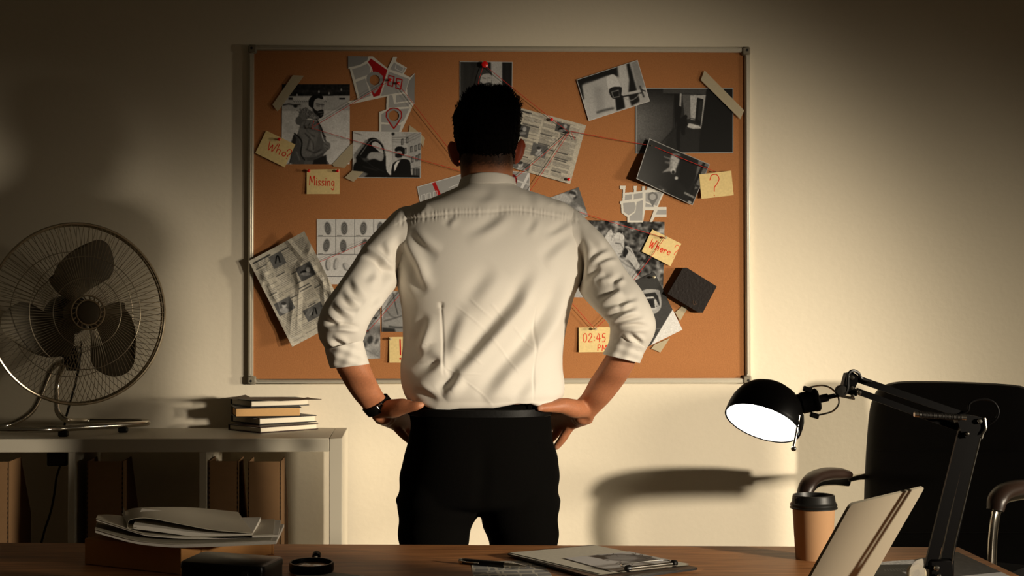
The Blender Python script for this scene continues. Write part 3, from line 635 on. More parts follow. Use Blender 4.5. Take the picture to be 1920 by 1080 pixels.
# ---- sticky notes
YE, INK = (.86, .77, .55), (.80, .13, .06)
def note(label, Q, draw, off=.004, curl=None):
    c = Cv(*bbox(Q), ss=4, bg=YE); c.noise(.012, 1., int(Q[0][0])); draw(c)
    sheet('sticky_note', label, 'note', Q, c, off, 'matte', 3.2, 'handwritten notes on the board', curl or (lambda u, v: .0025*v*v))
note('tilted yellow note reading Who? in red, beside the winter photo', [(499, 244.6), (554, 271), (534, 314), (479, 287)], lambda c: (write(c, 'Who', 500, 280, 17, 22, 1.5, INK, 1., .10), write(c, '?', 533, 296, 18, 20, 1.5, INK, 1.)))
note('yellow note reading Missing in red', [(575, 318), (637, 317), (637, 364), (575, 364)], lambda c: write(c, 'Missing', 580, 347, 17, 2, 1.5, INK, .74, .11))
note('yellow note with one red question mark at the right edge of the board', [(1311, 327), (1371, 320), (1375.5, 366), (1315, 373)], lambda c: write(c, '?', 1330, 367, 39, -2, 1.5, INK, .95), .008)
note('tilted yellow note reading Where? in red', [(1223, 430), (1277.6, 457), (1257, 499), (1203, 471.5)], lambda c: (write(c, 'W', 1216, 463, 16, 26, 1.6, INK, .6), write(c, 'here', 1228, 468, 15, 22, 1.6, INK, .86, .10), write(c, '?', 1258, 481, 24, 20, 1.3, (.86, .35, .22), .75)), .0055)
note('yellow note reading 02:45 PM in red, by the right cuff', [(1085, 614), (1147, 613), (1147, 660), (1085, 660.5)], lambda c: (write(c, '02:45', 1093, 641, 15.5, 0, 1.4, INK, .86, .16), write(c, 'PM', 1120, 658, 11.5, 2, 1.4, INK, .95, .2)))
note('yellow note with a red exclamation mark, left of the waist', [(730, 632), (792, 631), (792, 680), (730, 680)], lambda c: (c.line([(750, 637), (751, 665)], 2.6, (.72, .05, .05)), c.ell(750.5, 672.5, 1.8, 1.8, (.72, .05, .05))))
# ---- tape strips
M['tape'] = mat('masking_tape', rgb(190, 178, 150), rough=.6, var=.12, scale=500, alpha=.72, bump=.4)
def tape(label, pts, off=.0065):
    q = [P(x, y, CYK-off) for x, y in pts]; o = np.mean(q, 0)
    tag(MB().prism(q, (0, .0004, 0)).build('tape_strip', M['tape'], smooth=False, loc=o), label, 'tape', 'tape strips on the board')
tape('translucent tape strip over the top left corner of the winter photo', [(549, 141), (570, 142), (524, 205), (520, 209), (511, 196)])
tape('translucent tape across the lower right corner of the winter photo', [(656, 272), (662, 268), (664, 292), (646, 315), (626, 312), (623, 308)], .003)
tape('short tape at the top right corner of the car photo', [(768, 235), (778, 242), (797, 259), (793, 277), (788, 262), (766, 250)], .0022)
tape('short tape at the lower left corner of the car photo', [(646, 333), (660, 320), (682, 322), (663, 341)], .005)
tape('long tape strip over the top right corner of the corridor photo', [(1321, 132), (1395.5, 207), (1388, 223.6), (1314, 150)])
tape('tape piece below the brown wallet', [(1280, 573), (1291, 575), (1275, 602), (1266, 586)], .003)
tape('torn tape piece under the dark camera photo near the elbow', [(1221, 654), (1227, 646), (1256, 634), (1238, 661), (1230, 657)], .003)
# ---- wallet
M['wallet'] = mat('dark_brown_leather', rgb(20, 11, 8), rough=.6, var=.2, scale=150, bump=.4, spec=.3)
wq = [(1280, 502), (1287, 502), (1343, 537), (1316.5, 586.5), (1309, 586), (1251, 551)]
wal = thing('wallet', 'folded dark brown leather wallet fixed to the right side of the board', 'wallet', P(1297, 544, CYK-.004))
for k, (d0, d1) in enumerate(((.004, .011), (.0125, .021))):
    a = [P(x, y, CYK-d0) for x, y in wq]; b = MB().prism(a, (0, -(d1-d0), 0)); b.build('leather_flap', M['wallet'], wal)
MB().prism([P(x, y, CYK-.003) for x, y in ((1325, 529), (1340, 539), (1315, 583), (1303, 577))], (0, -.017, 0)).build('card_slots', M['wallet'], wal)
M['gold'] = mat('worn_gold_stamp', rgb(92, 66, 44), rough=.5, var=.1)
e = MB(); cxy = (1303, 567)
for pts in ([(-3, -4), (-4, 0), (-1, 3), (3, 4)], [(0, -2), (1, 2), (4, 2)], [(-4, 3), (0, 5)]): e.tube([P(cxy[0]+x, cxy[1]+y, CYK-.0213) for x, y in pts], .0005, 5, smooth=8)
e.build('emblem', M['gold'], wal)
# ---- pins
M['pin_red'] = mat('red_plastic', rgb(205, 20, 18), rough=.25, var=.03, coat=.3)
M['pin_clear'] = mat('clear_plastic', rgb(225, 215, 190), rough=.1, var=.02, trans=.7)
M['steel'] = mat('polished_steel', rgb(200, 195, 185), rough=.2, metal=1., var=.03)
def push_pin(x, y, label, m='pin_red', r=.0052, off=.0035, n=True):
    p = P(x, y, CYK-off); t = thing('push_pin', label, 'push pin', p, 'push pins on the board')
    MB().lathe([(.0008, 0), (r*.55, -.0005), (r*.42, .004), (r*.5, .006), (r, .0075), (r*.98, .0098), (r*.6, .0112), (.0004, .0115)], p+np.array([0, -.001, 0]), (.15, -1, .05), 16).build('head', M[m], t)
    if n: MB().tube([p+np.array([0, off-.001, 0]), p+np.array([0, -.001, 0])], .0005, 6).build('needle', M['steel'], t)
for x, y, l in ((523, 262, 'red push pin on the Who? note'), (578.5, 321, 'red push pin at the left corner of the Missing note'), (632.5, 321, 'red push pin at the right corner of the Missing note'),
                (730.5, 151, 'red push pin in the left red box of the city map'), (746, 157, 'red push pin in the right red box of the city map'), (1033, 225, 'red push pin at the top of the flat newspaper clipping'), (1065, 337, 'red push pin at the bottom corner of the flat newspaper clipping')):
    push_pin(x, y, l, r=.0048)
push_pin(908, 122, 'large red ball pin at the top of the portrait photo', r=.0098)
for x, y, l in ((732, 635.5, 'clear push pin on the exclamation mark note'), (1225, 520, 'clear push pin at the top of the dark camera photo'), (1246.5, 446, 'clear push pin on the Where? note'), (1115.5, 617, 'clear push pin on the 02:45 PM note')):
    push_pin(x, y, l, 'pin_clear', .0045, .008)
M['nail'] = mat('dull_metal', rgb(120, 105, 85), rough=.4, metal=1., var=.1)
def nail(x, y, l):
    p = P(x, y, CYK-.018); tag(MB().tube([P(x, y, CYK-.001), p], .0008, 8).lathe([(.0001, 0), (.0022, 0), (.0022, .0008), (.0001, .0009)], p, (0, -1, 0), 12).build('nail', M['nail'], loc=p), l, 'nail', 'small nails holding the red thread')
for x, y, l in ((583.5, 240, 'small nail in the jacket shoulder of the winter photo'), (558.5, 507.6, 'small nail in the crumpled newspaper page'), (1067, 248, 'small nail in the flat newspaper clipping'), (1222, 273, 'small nail in the dark tilted photo'), (1342, 322, 'small nail above the single question mark note'), (691, 620, 'small nail in the shoe print photo'), (1085, 397, 'small nail in the small photo at the shoulder')):
    nail(x, y, l)
# ---- red thread
M['thread'] = mat('red_cotton_thread', rgb(185, 38, 26), rough=.8, var=.15, scale=600)
def thread(label, pts, o1=.0115, r=.00085):
    q = [P(p[0], p[1], CYK-o1) for p in pts]; q2 = [q[0]]
    for a, b in zip(q[:-1], q[1:]):
        for t in (.25, .5, .75, 1.): q2.append(a*(1-t)+b*t+np.array([0, 0, -.0012*4*t*(1-t)]))
    tag(MB().tube(q2, r, 6).build('red_thread', M['thread'], loc=q[0]), label, 'thread', 'red threads between the clues')
thread('red thread from the winter photo up to the city map', [(589, 226), (583.5, 240), (731, 151)])
thread('red thread from the winter photo across the car photo to behind the neck', [(583.5, 240), (880, 325)])
thread('red thread from the city map down to behind the left ear', [(746, 157), (868, 312)])
thread('red thread from the portrait pin to the flat newspaper clipping', [(908, 122), (1067, 248)])
thread('red thread hanging from the portrait pin to behind the hair', [(906, 124), (899, 145), (893, 172)])
thread('red thread from the flat newspaper clipping over the dark tilted photo', [(1078, 262), (1070, 246), (1222, 273), (1342, 322)])
thread('red thread from the newspaper nail to just right of the collar', [(1067, 248), (960, 339)])
thread('red thread from the newspaper nail down to the right shoulder', [(1067, 249), (988, 366)])
thread('red thread from the crumpled newspaper across the fingerprint card', [(542, 494), (558.5, 507.6), (735, 433)])
thread('red thread from the shoe print photo to the suit photo', [(676, 622), (691, 620), (760, 540)])
thread('red thread from the small photo at the shoulder to the Where? note', [(1085, 397), (1246.5, 446)])
thread('red thread from the Where? note down behind the sleeve', [(1246.5, 446), (1180, 536)])
thread('red thread from the 02:45 PM note up behind the shirt', [(1115.5, 617), (1060, 554)])
thread('red thread from the 02:45 PM note up behind the right sleeve', [(1115.5, 617), (1175, 560)])
# ================================================================ standing person, seen from behind
DM = 3.58
M['skin'] = attr_mat('skin', rough=.5, spec=.35, bump=.12, bscale=420, sub=.10)
M['shirt'] = mat('white_cotton_shirt', rgb(233, 227, 216), rough=.7, var=.015, scale=400, bump=.05, sheen=.15, spec=.3)
M['trouser'] = mat('black_wool_trousers', rgb(9, 8, 7), rough=.95, var=.15, scale=300, bump=.2, spec=.06)
M['belt'] = mat('black_leather_belt', rgb(12, 11, 10), rough=.5, var=.1, scale=90, bump=.2, spec=.2)
M['hair'] = mat('near_black_hair', rgb(11, 8, 7), rough=.85, var=.25, scale=200, spec=.06)
M['shoe'] = mat('black_leather_shoe', rgb(16, 14, 13), rough=.35, var=.1)
man = None
def remesh(mb, vox, name, m, parent=None, sm=2, colf=None, loc=None):
    o = mb.build('raw', None, None, smooth=False)
    r = o.modifiers.new('r', 'REMESH'); r.mode = 'VOXEL'; r.voxel_size = vox; r.use_smooth_shade = True
    if sm: s_ = o.modifiers.new('s', 'SMOOTH'); s_.iterations = sm; s_.factor = .5
    dg = bpy.context.evaluated_depsgraph_get(); dg.update(); e = o.evaluated_get(dg); me = e.to_mesh()
    n = len(me.vertices); V = np.zeros(n*3); me.vertices.foreach_get('co', V); V = V.reshape(-1, 3)
    fc = [tuple(p.vertices) for p in me.polygons]; e.to_mesh_clear()
    bpy.data.objects.remove(o)
    if all(len(f) == 4 for f in fc): fc = np.array(fc)
    return raw_mesh(name, V, fc, m, parent, True, colf(V) if colf else None, loc=loc)
def ell_ring(c, a, b, n=28, p=2.):
    t = np.linspace(0, 2*PI, n, endpoint=False); ct, st = np.cos(t), np.sin(t)
    e = 2./p; X = np.sign(ct)*np.abs(ct)**e; Y = np.sign(st)*np.abs(st)**e
    return np.array(c)+np.outer(X, a)+np.outer(Y, b)
def hring(y, xl, xr, b, Dc=DM, n=28, p=2.2, db=None):      # level ring from silhouette pixels
    c = P((xl+xr)/2, y, Dc); a = (P(xr, y, Dc)-P(xl, y, Dc))/2
    return ell_ring(c, a, np.array([0, b, 0]), n, p)
def limb(mb, secs, n=20, m=6, br=.95, cap=True):
    # secs: (outer px, inner px, D, depth ratio)
    S = np.array([[s[0][0], s[0][1], s[1][0], s[1][1], s[2], s[3] if len(s) > 3 else br] for s in secs], float)
    S = catmull(S, (len(S)-1)*m+1); rg = []
    for a, b_, c_, d_, D, k in S:
        p, q = P(a, b_, D), P(c_, d_, D); ax = (q-p)/2; rg.append(ell_ring((p+q)/2, ax, np.array([0, np.linalg.norm(ax)*k, 0]), n))
    mb.rings(rg, cap, cap); return mb
def chain(mb, pts, radii, n=12, flat=1.):
    q = catmull([P(*p) if len(p) == 3 and p[0] > 20 else p for p in pts], len(pts)*5)
    mb.tube(q, radii, n, flat=flat); mb.ball(q[0], radii[0], n, 8); mb.ball(q[-1], radii[-1], n, 8); return mb
B = MB()
# head, jaw, neck
hc = P(913, 250, 3.625)
B.rings([hring(y, xl, xr, b, Dc, 32) for y, xl, xr, b, Dc in ((177, 894, 938, .035, 3.62), (184, 876, 954, .062, 3.622), (196, 865, 966, .080, 3.623), (214, 857, 971, .091, 3.622), (240, 853.5, 971.5, .095, 3.62), (262, 855, 969, .093, 3.622), (282, 859, 965.5, .086, 3.626), (300, 864, 961, .080, 3.633), (322, 869, 957, .072, 3.645), (342, 878, 948, .055, 3.665), (352, 894, 932, .03, 3.68))])
B.rings([hring(y, xl, xr, b, Dc, 32) for y, xl, xr, b, Dc in ((270, 866, 962, .058, 3.60), (295, 863.5, 962, .060, 3.598), (315, 863, 962, .060, 3.592), (332, 864, 961, .058, 3.587), (350, 867, 960, .056, 3.585), (375, 850, 980, .060, 3.58))])
# face on the far side: brow, nose, lips, cheeks, chin
B.ball(P(913, 236, 3.705), (.052, .018, .012)); B.tube([P(913, 240, 3.712), P(913, 262, 3.728), P(913, 281, 3.742)], [.008, .011, .014], 10); B.ball(P(913, 284, 3.738), (.019, .014, .010))
B.ball(P(913, 312, 3.714), (.026, .012, .006)); B.ball(P(913, 321, 3.712), (.023, .012, .007)); B.ball(P(913, 342, 3.70), (.026, .020, .017))
for s_ in (-1, 1): B.ball(P(913+s_*30, 288, 3.682), (.024, .024, .022))
# ears
for s_, pts in ((-1, [(846, 268), (842.5, 276), (845, 292), (851, 304), (858, 309)]), (1, [(977, 262), (982, 271), (980, 286), (974, 299), (966, 305)])):
    chain(B, [(x, y, 3.615+.006*math.sin(i*.8)) for i, (x, y) in enumerate(pts)], [.0045, .0048, .0045, .0045, .005], 10)
    xm = 851 if s_ < 0 else 972
    B.ball(P(xm, 285, 3.612), (.011, .006, .026), R=[[1, 0, s_*.25], [0, 1, 0], [-s_*.25, 0, 1]])
    B.ball(P(xm-s_*6, 282, 3.618), (.012, .010, .020))
# torso and legs under the clothes
B.rings([hring(y, xl, xr, b, DM, 28) for y, xl, xr, b in ((362, 850, 976, .05), (385, 800, 1030, .065), (410, 775, 1055, .08), (470, 765, 1070, .09), (560, 775, 1050, .09), (660, 780, 1030, .085), (760, 785, 1015, .09), (850, 775, 1030, .095), (930, 772, 1026, .09))])
for xs in ((766, 862, 788, 856, 800, 846), (932, 1028, 940, 1012, 950, 1000)):
    B.rings([hring(y, xl, xr, b, DM, 20) for y, xl, xr, b in ((900, xs[0], xs[1], .075), (1060, xs[0], xs[1], .075), (1260, xs[2], xs[3], .055), (1420, xs[2], xs[3], .05), (1590, xs[4], xs[5], .033))])
    xm = (xs[4]+xs[5])/2; f0 = P(xm, 1595, DM); B.ball((f0[0], DM+.05, .045), (.036, .115, .035))
# arms (right of picture, then left)
def arm(secs, wrist, mid): limb(B, secs, 22, 6)
arm([((1070, 400), (1090, 490), 3.58), ((1120, 440), (1098, 520), 3.55), ((1190, 560), (1140, 585), 3.48), ((1200, 612), (1158, 630), 3.478), ((1193, 672), (1140, 660), 3.503), ((1180, 703), (1120, 692), 3.52), ((1163, 728), (1106, 713), 3.545), ((1142, 754), (1093, 737), 3.56), ((1121, 775), (1082, 749), 3.575, .72), ((1108, 789), (1072, 754), 3.585, .66)], 0, 0)
arm([((755, 400), (742, 495), 3.58), ((700, 450), (735, 530), 3.55), ((626, 565), (680, 590), 3.48), ((622, 612), (668, 630), 3.478), ((629, 684), (688, 672), 3.503), ((637, 704), (701, 703), 3.52), ((654, 733), (710, 722), 3.545), ((670, 754), (720, 740), 3.56), ((688, 773), (729, 748), 3.575, .72), ((703, 786), (741, 752), 3.585, .66)], 0, 0)
def hand(palm, thumb, fingers, heel):
    # palm: fan of bones from the wrist to each knuckle, webbed by in-between bones
    (w, ws), ks = palm
    K = [P(*k) for k in ks]; W0 = [P(*x) for x in ws]
    for i in range(len(K)):
        B.tube(catmull([W0[i], (W0[i]+K[i])/2+np.array([0, .002, 0]), K[i]], 10), [.0145, .0135, .0118, .0105], 12); B.ball(K[i], .0108, 12, 8)
        if i: 
            a, b_ = (W0[i-1]+W0[i])/2, (K[i-1]+K[i])/2; B.tube([a, (a+b_)/2, b_-(b_-a)*.06], [.013, .012, .0095], 12)
    for c, r in heel: B.ball(P(*c), r, 14, 10)
    t = [P(*p) for p in thumb[0]]; B.tube(catmull(t, 22), thumb[1], 14); B.ball(t[-1], thumb[1][-1], 12, 8)
    for pts, r in fingers:
        q = [P(*p) for p in pts]; B.tube(catmull(q, 20), [r*1.12, r*1.02, r*1.04, r*.95, r*.86], 12); B.ball(q[-1], r*.86, 12, 8)
        for z in q[1:-1]: B.ball(z, r*1.03, 10, 8)
# right hand (right of picture)
hand(((0), [(1086, 763, 3.575), (1093, 770, 3.585), (1100, 777, 3.59), (1107, 783, 3.59)]) if False else ((0, [(1086, 763, 3.58), (1093, 772, 3.59), (1100, 779, 3.595), (1104, 783, 3.595)]), [(1040, 776, 3.665), (1046, 787, 3.672), (1056, 794, 3.668), (1071, 798, 3.655)]),
     ([(1096, 768, 3.575), (1076, 766, 3.548), (1056, 761, 3.525), (1036, 763, 3.508), (1020, 764.5, 3.494), (1011, 766, 3.487)], [.0185, .0215, .0180, .0122, .0100, .0066]),
     [([(1040, 776, 3.665), (1026, 790, 3.705), (1012, 800, 3.728), (1000, 806, 3.728)], .0088), ([(1046, 787, 3.672), (1031, 803, 3.715), (1017, 817, 3.735), (1006, 826, 3.735)], .0090),
      ([(1056, 794, 3.668), (1049, 803, 3.682), (1041, 815, 3.692), (1033, 825, 3.70)], .0098), ([(1070, 799, 3.655), (1062, 811, 3.66), (1053, 825, 3.664), (1043.5, 837, 3.668)], .0098)],
     [((1082, 764, 3.556), (.021, .017, .017)), ((1092, 783, 3.595), (.020, .017, .017)), ((1068, 767, 3.545), (.020, .015, .017)), ((1101, 777, 3.590), (.018, .017, .018)), ((1088, 788, 3.61), (.019, .016, .014))])
# left hand (left of picture)
hand(((0, [(729, 765, 3.58), (722, 773, 3.59), (715, 779, 3.595), (711, 783, 3.595)]), [(766, 778, 3.665), (760, 788, 3.672), (752, 795, 3.668), (741, 799, 3.655)]),
     ([(718, 768, 3.575), (737, 766, 3.548), (756, 762, 3.525), (772, 762, 3.508), (784, 760.5, 3.498), (790, 759.5, 3.496)], [.0185, .0215, .0180, .0122, .0100, .0070]),
     [([(766, 778, 3.665), (778, 790, 3.705), (790, 800, 3.728), (802, 806, 3.728)], .0088), ([(760, 788, 3.672), (772, 800, 3.71), (786, 814, 3.735), (797, 822, 3.735)], .0090),
      ([(752, 795, 3.668), (760, 804, 3.682), (769, 813, 3.694), (778, 822, 3.70)], .0088), ([(741, 799, 3.655), (749, 808, 3.66), (758, 817, 3.664), (767, 826, 3.668)], .0095)],
     [((731, 764, 3.556), (.020, .017, .017)), ((720, 783, 3.595), (.019, .017, .017)), ((745, 767, 3.545), (.020, .015, .017)), ((710, 777, 3.590), (.017, .017, .018)), ((726, 788, 3.61), (.018, .016, .014))])
def skin_col(V):
    x, y = PIX(V); n = len(V); c = np.tile(lin(np.array([186, 122, 86])/255.), (n, 1))
    r = np.random.default_rng(3)
    ear = ((x < 861) | (x > 966)) & (y > 255) & (y < 312) & (V[:, 2] > 1.4); c[ear] = lin(np.array([182, 84, 56])/255.)
    st = (V[:, 1] < 3.66)*np.clip((325-y)/25, 0, 1)*(V[:, 2] > 1.4)*(~ear)*np.clip((x-855)/6, 0, 1)*np.clip((970-x)/6, 0, 1)
    st = np.clip(st*(.85+.5*r.random(n)), 0, .93)[:, None]; c = c*(1-st)+st*lin(np.array([24, 17, 13])/255.)
    arm_ = (V[:, 2] < 1.25)
    c[arm_] *= (1+.05*r.normal(size=(arm_.sum(), 1)))
    lips = (V[:, 1] > 3.70) & (y > 308) & (y < 326) & (np.abs(x-913) < 22); c[lips] = lin(np.array([165, 84, 70])/255.)
    nailm = np.zeros(n, bool)
    for q in ((1043.5, 837.5, 3.668), (767, 826, 3.668), (1011, 766, 3.487), (793, 758.5, 3.489)):
        nailm |= np.linalg.norm(V-P(*q), axis=1) < .009
    c[nailm] = lin(np.array([200, 142, 110])/255.)
    return np.clip(c, 0, 1)
foot = P(905, 1600, DM); foot[2] = 0
man = remesh(B, .003, 'person', M['skin'], None, 6, skin_col, loc=foot)
tag(man, 'person standing with back turned and hands on hips, in a white shirt and black trousers', 'person')
for s_ in (-1, 1):
    e = MB().ball(P(913+s_*26, 250, 3.703), .0115, 16, 12).build('eye', mat('eye_white', rgb(225, 220, 212), rough=.2), man)
    MB().lathe([(.0001, .001), (.005, .0005), (.005, -.001)], P(913+s_*26, 250, 3.703)+np.array([0, .011, 0]), (0, 1, 0), 16).build('iris', mat('brown_iris', rgb(60, 36, 20), rough=.2), e)

# ---------------------------------------------------------------- hair
HS = np.array([(166.8, 899, 931, .018, 3.62), (168.5, 889, 946, .045, 3.62), (173, 879, 955, .066, 3.62), (180, 871, 962, .080, 3.62), (189, 865, 970, .091, 3.62), (200, 858, 975, .098, 3.62), (211, 851, 976.5, .102, 3.62), (222, 849, 976, .104, 3.62), (240, 850.5, 974.5, .105, 3.619), (256, 852.5, 972, .104, 3.619), (270, 854.5, 969.5, .100, 3.619), (284, 858, 966, .094, 3.621), (296, 862, 963.5, .087, 3.624), (308, 864.5, 962, .0895, 3.627)])
HSi = catmull(HS, 98); nH = 150; rg = [hring(y, xl, xr, b, Dc, nH, 2.25) for y, xl, xr, b, Dc in HSi]
V = np.concatenate(rg); hx, hy = PIX(V); r_ = np.random.default_rng(5)
ctr = np.array([hc[0], 3.62, 0]); dirv = V-ctr; dirv[:, 2] = 0; dirv /= np.linalg.norm(dirv, axis=1)[:, None]+1e-9
k = np.arange(len(V)); rowi = k//nH
V = V+dirv*(.0008*np.sin(hx*.9+rowi*.11)+.0006*r_.normal(size=len(V)))[:, None]
fc = []
for i in range(len(HSi)-1):
    for j in range(nH):
        l = (j+1) % nH; q = (i*nH+j, i*nH+l, (i+1)*nH+l, (i+1)*nH+j)
        ce = V[list(q)].mean(0); lim = 3.705 if HSi[i][0] < 208 else 3.64
        if ce[1] < lim and r_.random() > (HSi[i][0]-290)/17.: fc.append(q)
fc.append(tuple(range(nH))[::-1])
hb = MB(); hb.add(V, fc)
for i in range(4200):                                    # short strands combed up and to the side
    a = r_.integers(0, len(V)); p = V[a]
    if p[1] > 3.69 or (HSi[min(rowi[a], 97)][0] > 205 and p[1] > 3.64): continue
    y_ = hy[a]; L = (.012 if y_ < 215 else .010 if y_ < 250 else .006)*r_.uniform(.6, 1.2)
    d = norm(dirv[a]*(.25 if y_ < 200 else .14)+np.array([.35*r_.normal()+.1, -.1, .6 if y_ < 205 else -.9])); w = norm(np.cross(d, dirv[a]))*.0007
    b0 = p-dirv[a]*.001; hb.add([b0-w, b0+w, b0+d*L*.6+dirv[a]*.0012, b0+d*L], [(0, 1, 2), (2, 1, 3), (0, 2, 3)])
hair = raw_mesh('hair', hb.v, hb.f, M['hair'], man, True); hair['label'] = 'short near-black hair fading at the nape'

# ---------------------------------------------------------------- shirt: height map of folds, in metres, drawn over the back
FX0, FY0, FX1, FY1, FS = 585, 330, 1240, 800, 1.5
fX, fY = np.meshgrid(FX0+np.arange(int((FX1-FX0)*FS))/FS, FY0+np.arange(int((FY1-FY0)*FS))/FS); FH = np.zeros_like(fX)
def sdist(pts):
    p = catmull(pts, 6*len(pts)) if len(pts) > 2 else np.array(pts, float); best = np.full(fX.shape, 1e9); sg = np.zeros(fX.shape); tt = np.zeros(fX.shape); n = len(p)-1
    for i in range(n):
        ax, ay = p[i]; bx, by = p[i+1]-p[i]; L = bx*bx+by*by+1e-9
        t = np.clip(((fX-ax)*bx+(fY-ay)*by)/L, 0, 1); dx, dy = fX-ax-t*bx, fY-ay-t*by; d = dx*dx+dy*dy; m_ = d < best
        best[m_] = d[m_]; sg[m_] = np.sign(bx*dy-by*dx)[m_]; tt[m_] = ((i+t)/n)[m_]
    return np.sqrt(best), sg, tt, p
def fold(pts, w, a, fade=1.):
    global FH
    d, sg, t, p = sdist(pts); v = p[-1]-p[0]; nx, ny = -v[1], v[0]          # right-hand normal in y-down pixels
    if nx*1.0+ny*.35 < 0: sg = -sg
    s = sg*d/w; FH += a*s*np.exp(-.5*s*s)*1.65*np.sin(PI*np.clip(t, 0, 1))**1.25*1.15 if fade else a*s*np.exp(-.5*s*s)*1.65
def crease(pts, w, a):
    global FH
    d, sg, t, p = sdist(pts); FH += a*np.exp(-.5*(d/w)**2)*np.clip(np.minimum(t, 1-t)*8, 0, 1)
mm = .001
for pts, w, a in (([(1012, 500), (985, 540), (968, 570), (931, 613), (889, 662), (851, 702), (835, 712)], 11, 7), ([(1078, 500), (1058, 536), (1046, 566), (1025, 603), (995, 645), (963, 680), (925, 715), (895, 735)], 12, 6.5),
                  ([(749, 440), (761, 467), (779, 499), (789, 526), (806, 548)], 9, 6), ([(770, 430), (795, 459), (826, 476)], 8, 4), ([(955, 392), (935, 412), (905, 432), (870, 446)], 9, 3.2), ([(1078, 409), (1060, 424), (1040, 437), (1020, 443)], 7, 3),
                  ([(1085, 440), (1060, 452), (1031, 479), (1015, 492)], 9, 3), ([(935, 500), (915, 528), (895, 552), (870, 590)], 13, 3.5), ([(880, 575), (862, 600), (846, 640), (838, 690)], 11, 3.5), ([(806, 586), (792, 625), (785, 650), (797, 664)], 9, 5),
                  ([(797, 664), (820, 676), (810, 690), (780, 708)], 9, 4.5), ([(868, 705), (845, 722), (825, 738)], 9, 5), ([(775, 722), (800, 735), (826, 748)], 7, 4), ([(1100, 520), (1086, 552), (1068, 590), (1058, 625)], 8, 2.5), 
                  ([(860, 402), (845, 415), (838, 428)], 6, 1.5), ([(1010, 404), (1000, 425), (985, 445)], 7, 1.5), ([(800, 380), (790, 392), (770, 404)], 7, 2), ([(1040, 376), (1050, 388), (1070, 396)], 7, 2), ([(935, 350), (915, 372), (880, 392)], 10, 1.5),
                  ([(985, 356), (1000, 372), (1010, 390)], 8, 1.6), ([(745, 655), (752, 690), (757, 715)], 8, 3), ([(960, 690), (930, 725), (900, 755)], 11, 3), ([(1010, 700), (985, 735), (965, 757)], 9, 2.5), ([(1045, 690), (1052, 720), (1040, 745)], 8, 2),
                  # right sleeve
                  ([(1098, 430), (1120, 455), (1132, 470)], 7, 2.5), ([(1102, 496), (1120, 478), (1143, 467)], 5.5, 4), ([(1111, 499), (1138, 487), (1158, 484)], 5, 3.5), ([(1098, 529), (1117, 514), (1131, 506)], 7, 4), ([(1118, 530), (1130, 522), (1152, 516)], 6, 3), ([(1146, 537), (1160, 526), (1172, 520)], 5, 3), ([(1120, 566), (1150, 550), (1165, 541)], 6, 4), ([(1128, 580), (1159, 572), (1184, 562)], 5.5, 3.5), ([(1158, 584), (1172, 570), (1200, 560)], 5, 3), ([(1137, 602), (1168, 587), (1198, 577)], 6, 5.5), ([(1146, 612), (1176, 602), (1210, 596)], 4.5, 3.5), ([(1148, 616), (1185, 613), (1220, 616)], 4.5, 4.), ([(1165, 628), (1178, 640), (1192, 650)], 4.5, 3), ([(1180, 622), (1196, 634), (1208, 645)], 4.5, 2.6),
                  # left sleeve
                  ([(672, 466), (707, 484), (722, 499), (742, 507)], 6, 6), ([(715, 455), (725, 470), (730, 485)], 6, 2.5), ([(719, 552), (725, 524), (740, 510)], 8, 4), ([(655, 520), (668, 545), (690, 562)], 7, 3.5), ([(640, 548), (658, 568), (676, 576)], 6, 4), ([(622, 570), (643, 588), (664, 596)], 6, 4), ([(606, 590), (624, 602), (640, 612)], 5.5, 3.5), ([(602, 615), (640, 612), (676, 618)], 4.5, 4.5), ([(603, 636), (618, 648), (630, 654)], 5, 3.5), ([(622, 634), (640, 640), (652, 650)], 5, 3), ([(685, 535), (700, 520), (712, 512)], 8, 2.5), ([(700, 580), (708, 566), (714, 552)], 6, 2.5)):
    fold(pts, w*(1.1 if w >= 8 else 1.), a*mm*(1.5 if w >= 9 and a >= 5 else 1.3 if pts[0][0] > 1090 or pts[0][0] < 735 else 1.05))
YOKE = [(749, 417), (763, 411), (801, 406), (853, 399.5), (908, 398), (944, 394.5), (983, 394.5), (1023, 401), (1082, 410)]
crease(YOKE, 1.7, -2.4*mm)
d, sg, t, p = sdist(YOKE); FH += 1.2*mm*np.clip(-sg*d/3, -1, 0)*np.exp(-(d/10)**2)+.8*mm*np.exp(-.5*((d-4)/3.5)**2)*np.sin(fX*.85+2*np.sin(fX*.13))*(.6+.4*np.sin(fX*.31))
crease([(827, 570), (829, 620), (832, 710)], 1.6, -2.2*mm); crease([(827, 566), (827, 578)], 3, -2.5*mm); crease([(1007, 575), (1003, 640), (1001, 690), (1000, 753)], 1.4, -1.8*mm)
for pts in ([(850, 570), (900, 610), (945, 662), (975, 705)], [(848, 648), (885, 668), (905, 685)], [(920, 567), (950, 605)], [(870, 712), (905, 740), (925, 763)], [(880, 560), (925, 600)], [(960, 610), (1000, 655)], [(835, 690), (860, 700), (905, 702)]): crease(pts, 1.3, .7*mm)
def fsample(px, py):
    x = np.clip((px-FX0)*FS, 0, FH.shape[1]-1.01); y = np.clip((py-FY0)*FS, 0, FH.shape[0]-1.01); i, j = x.astype(int), y.astype(int); u, v = x-i, y-j
    return (FH[j, i]*(1-u)+FH[j, i+1]*u)*(1-v)+(FH[j+1, i]*(1-u)+FH[j+1, i+1]*u)*v
FH = gblur(FH, .6)
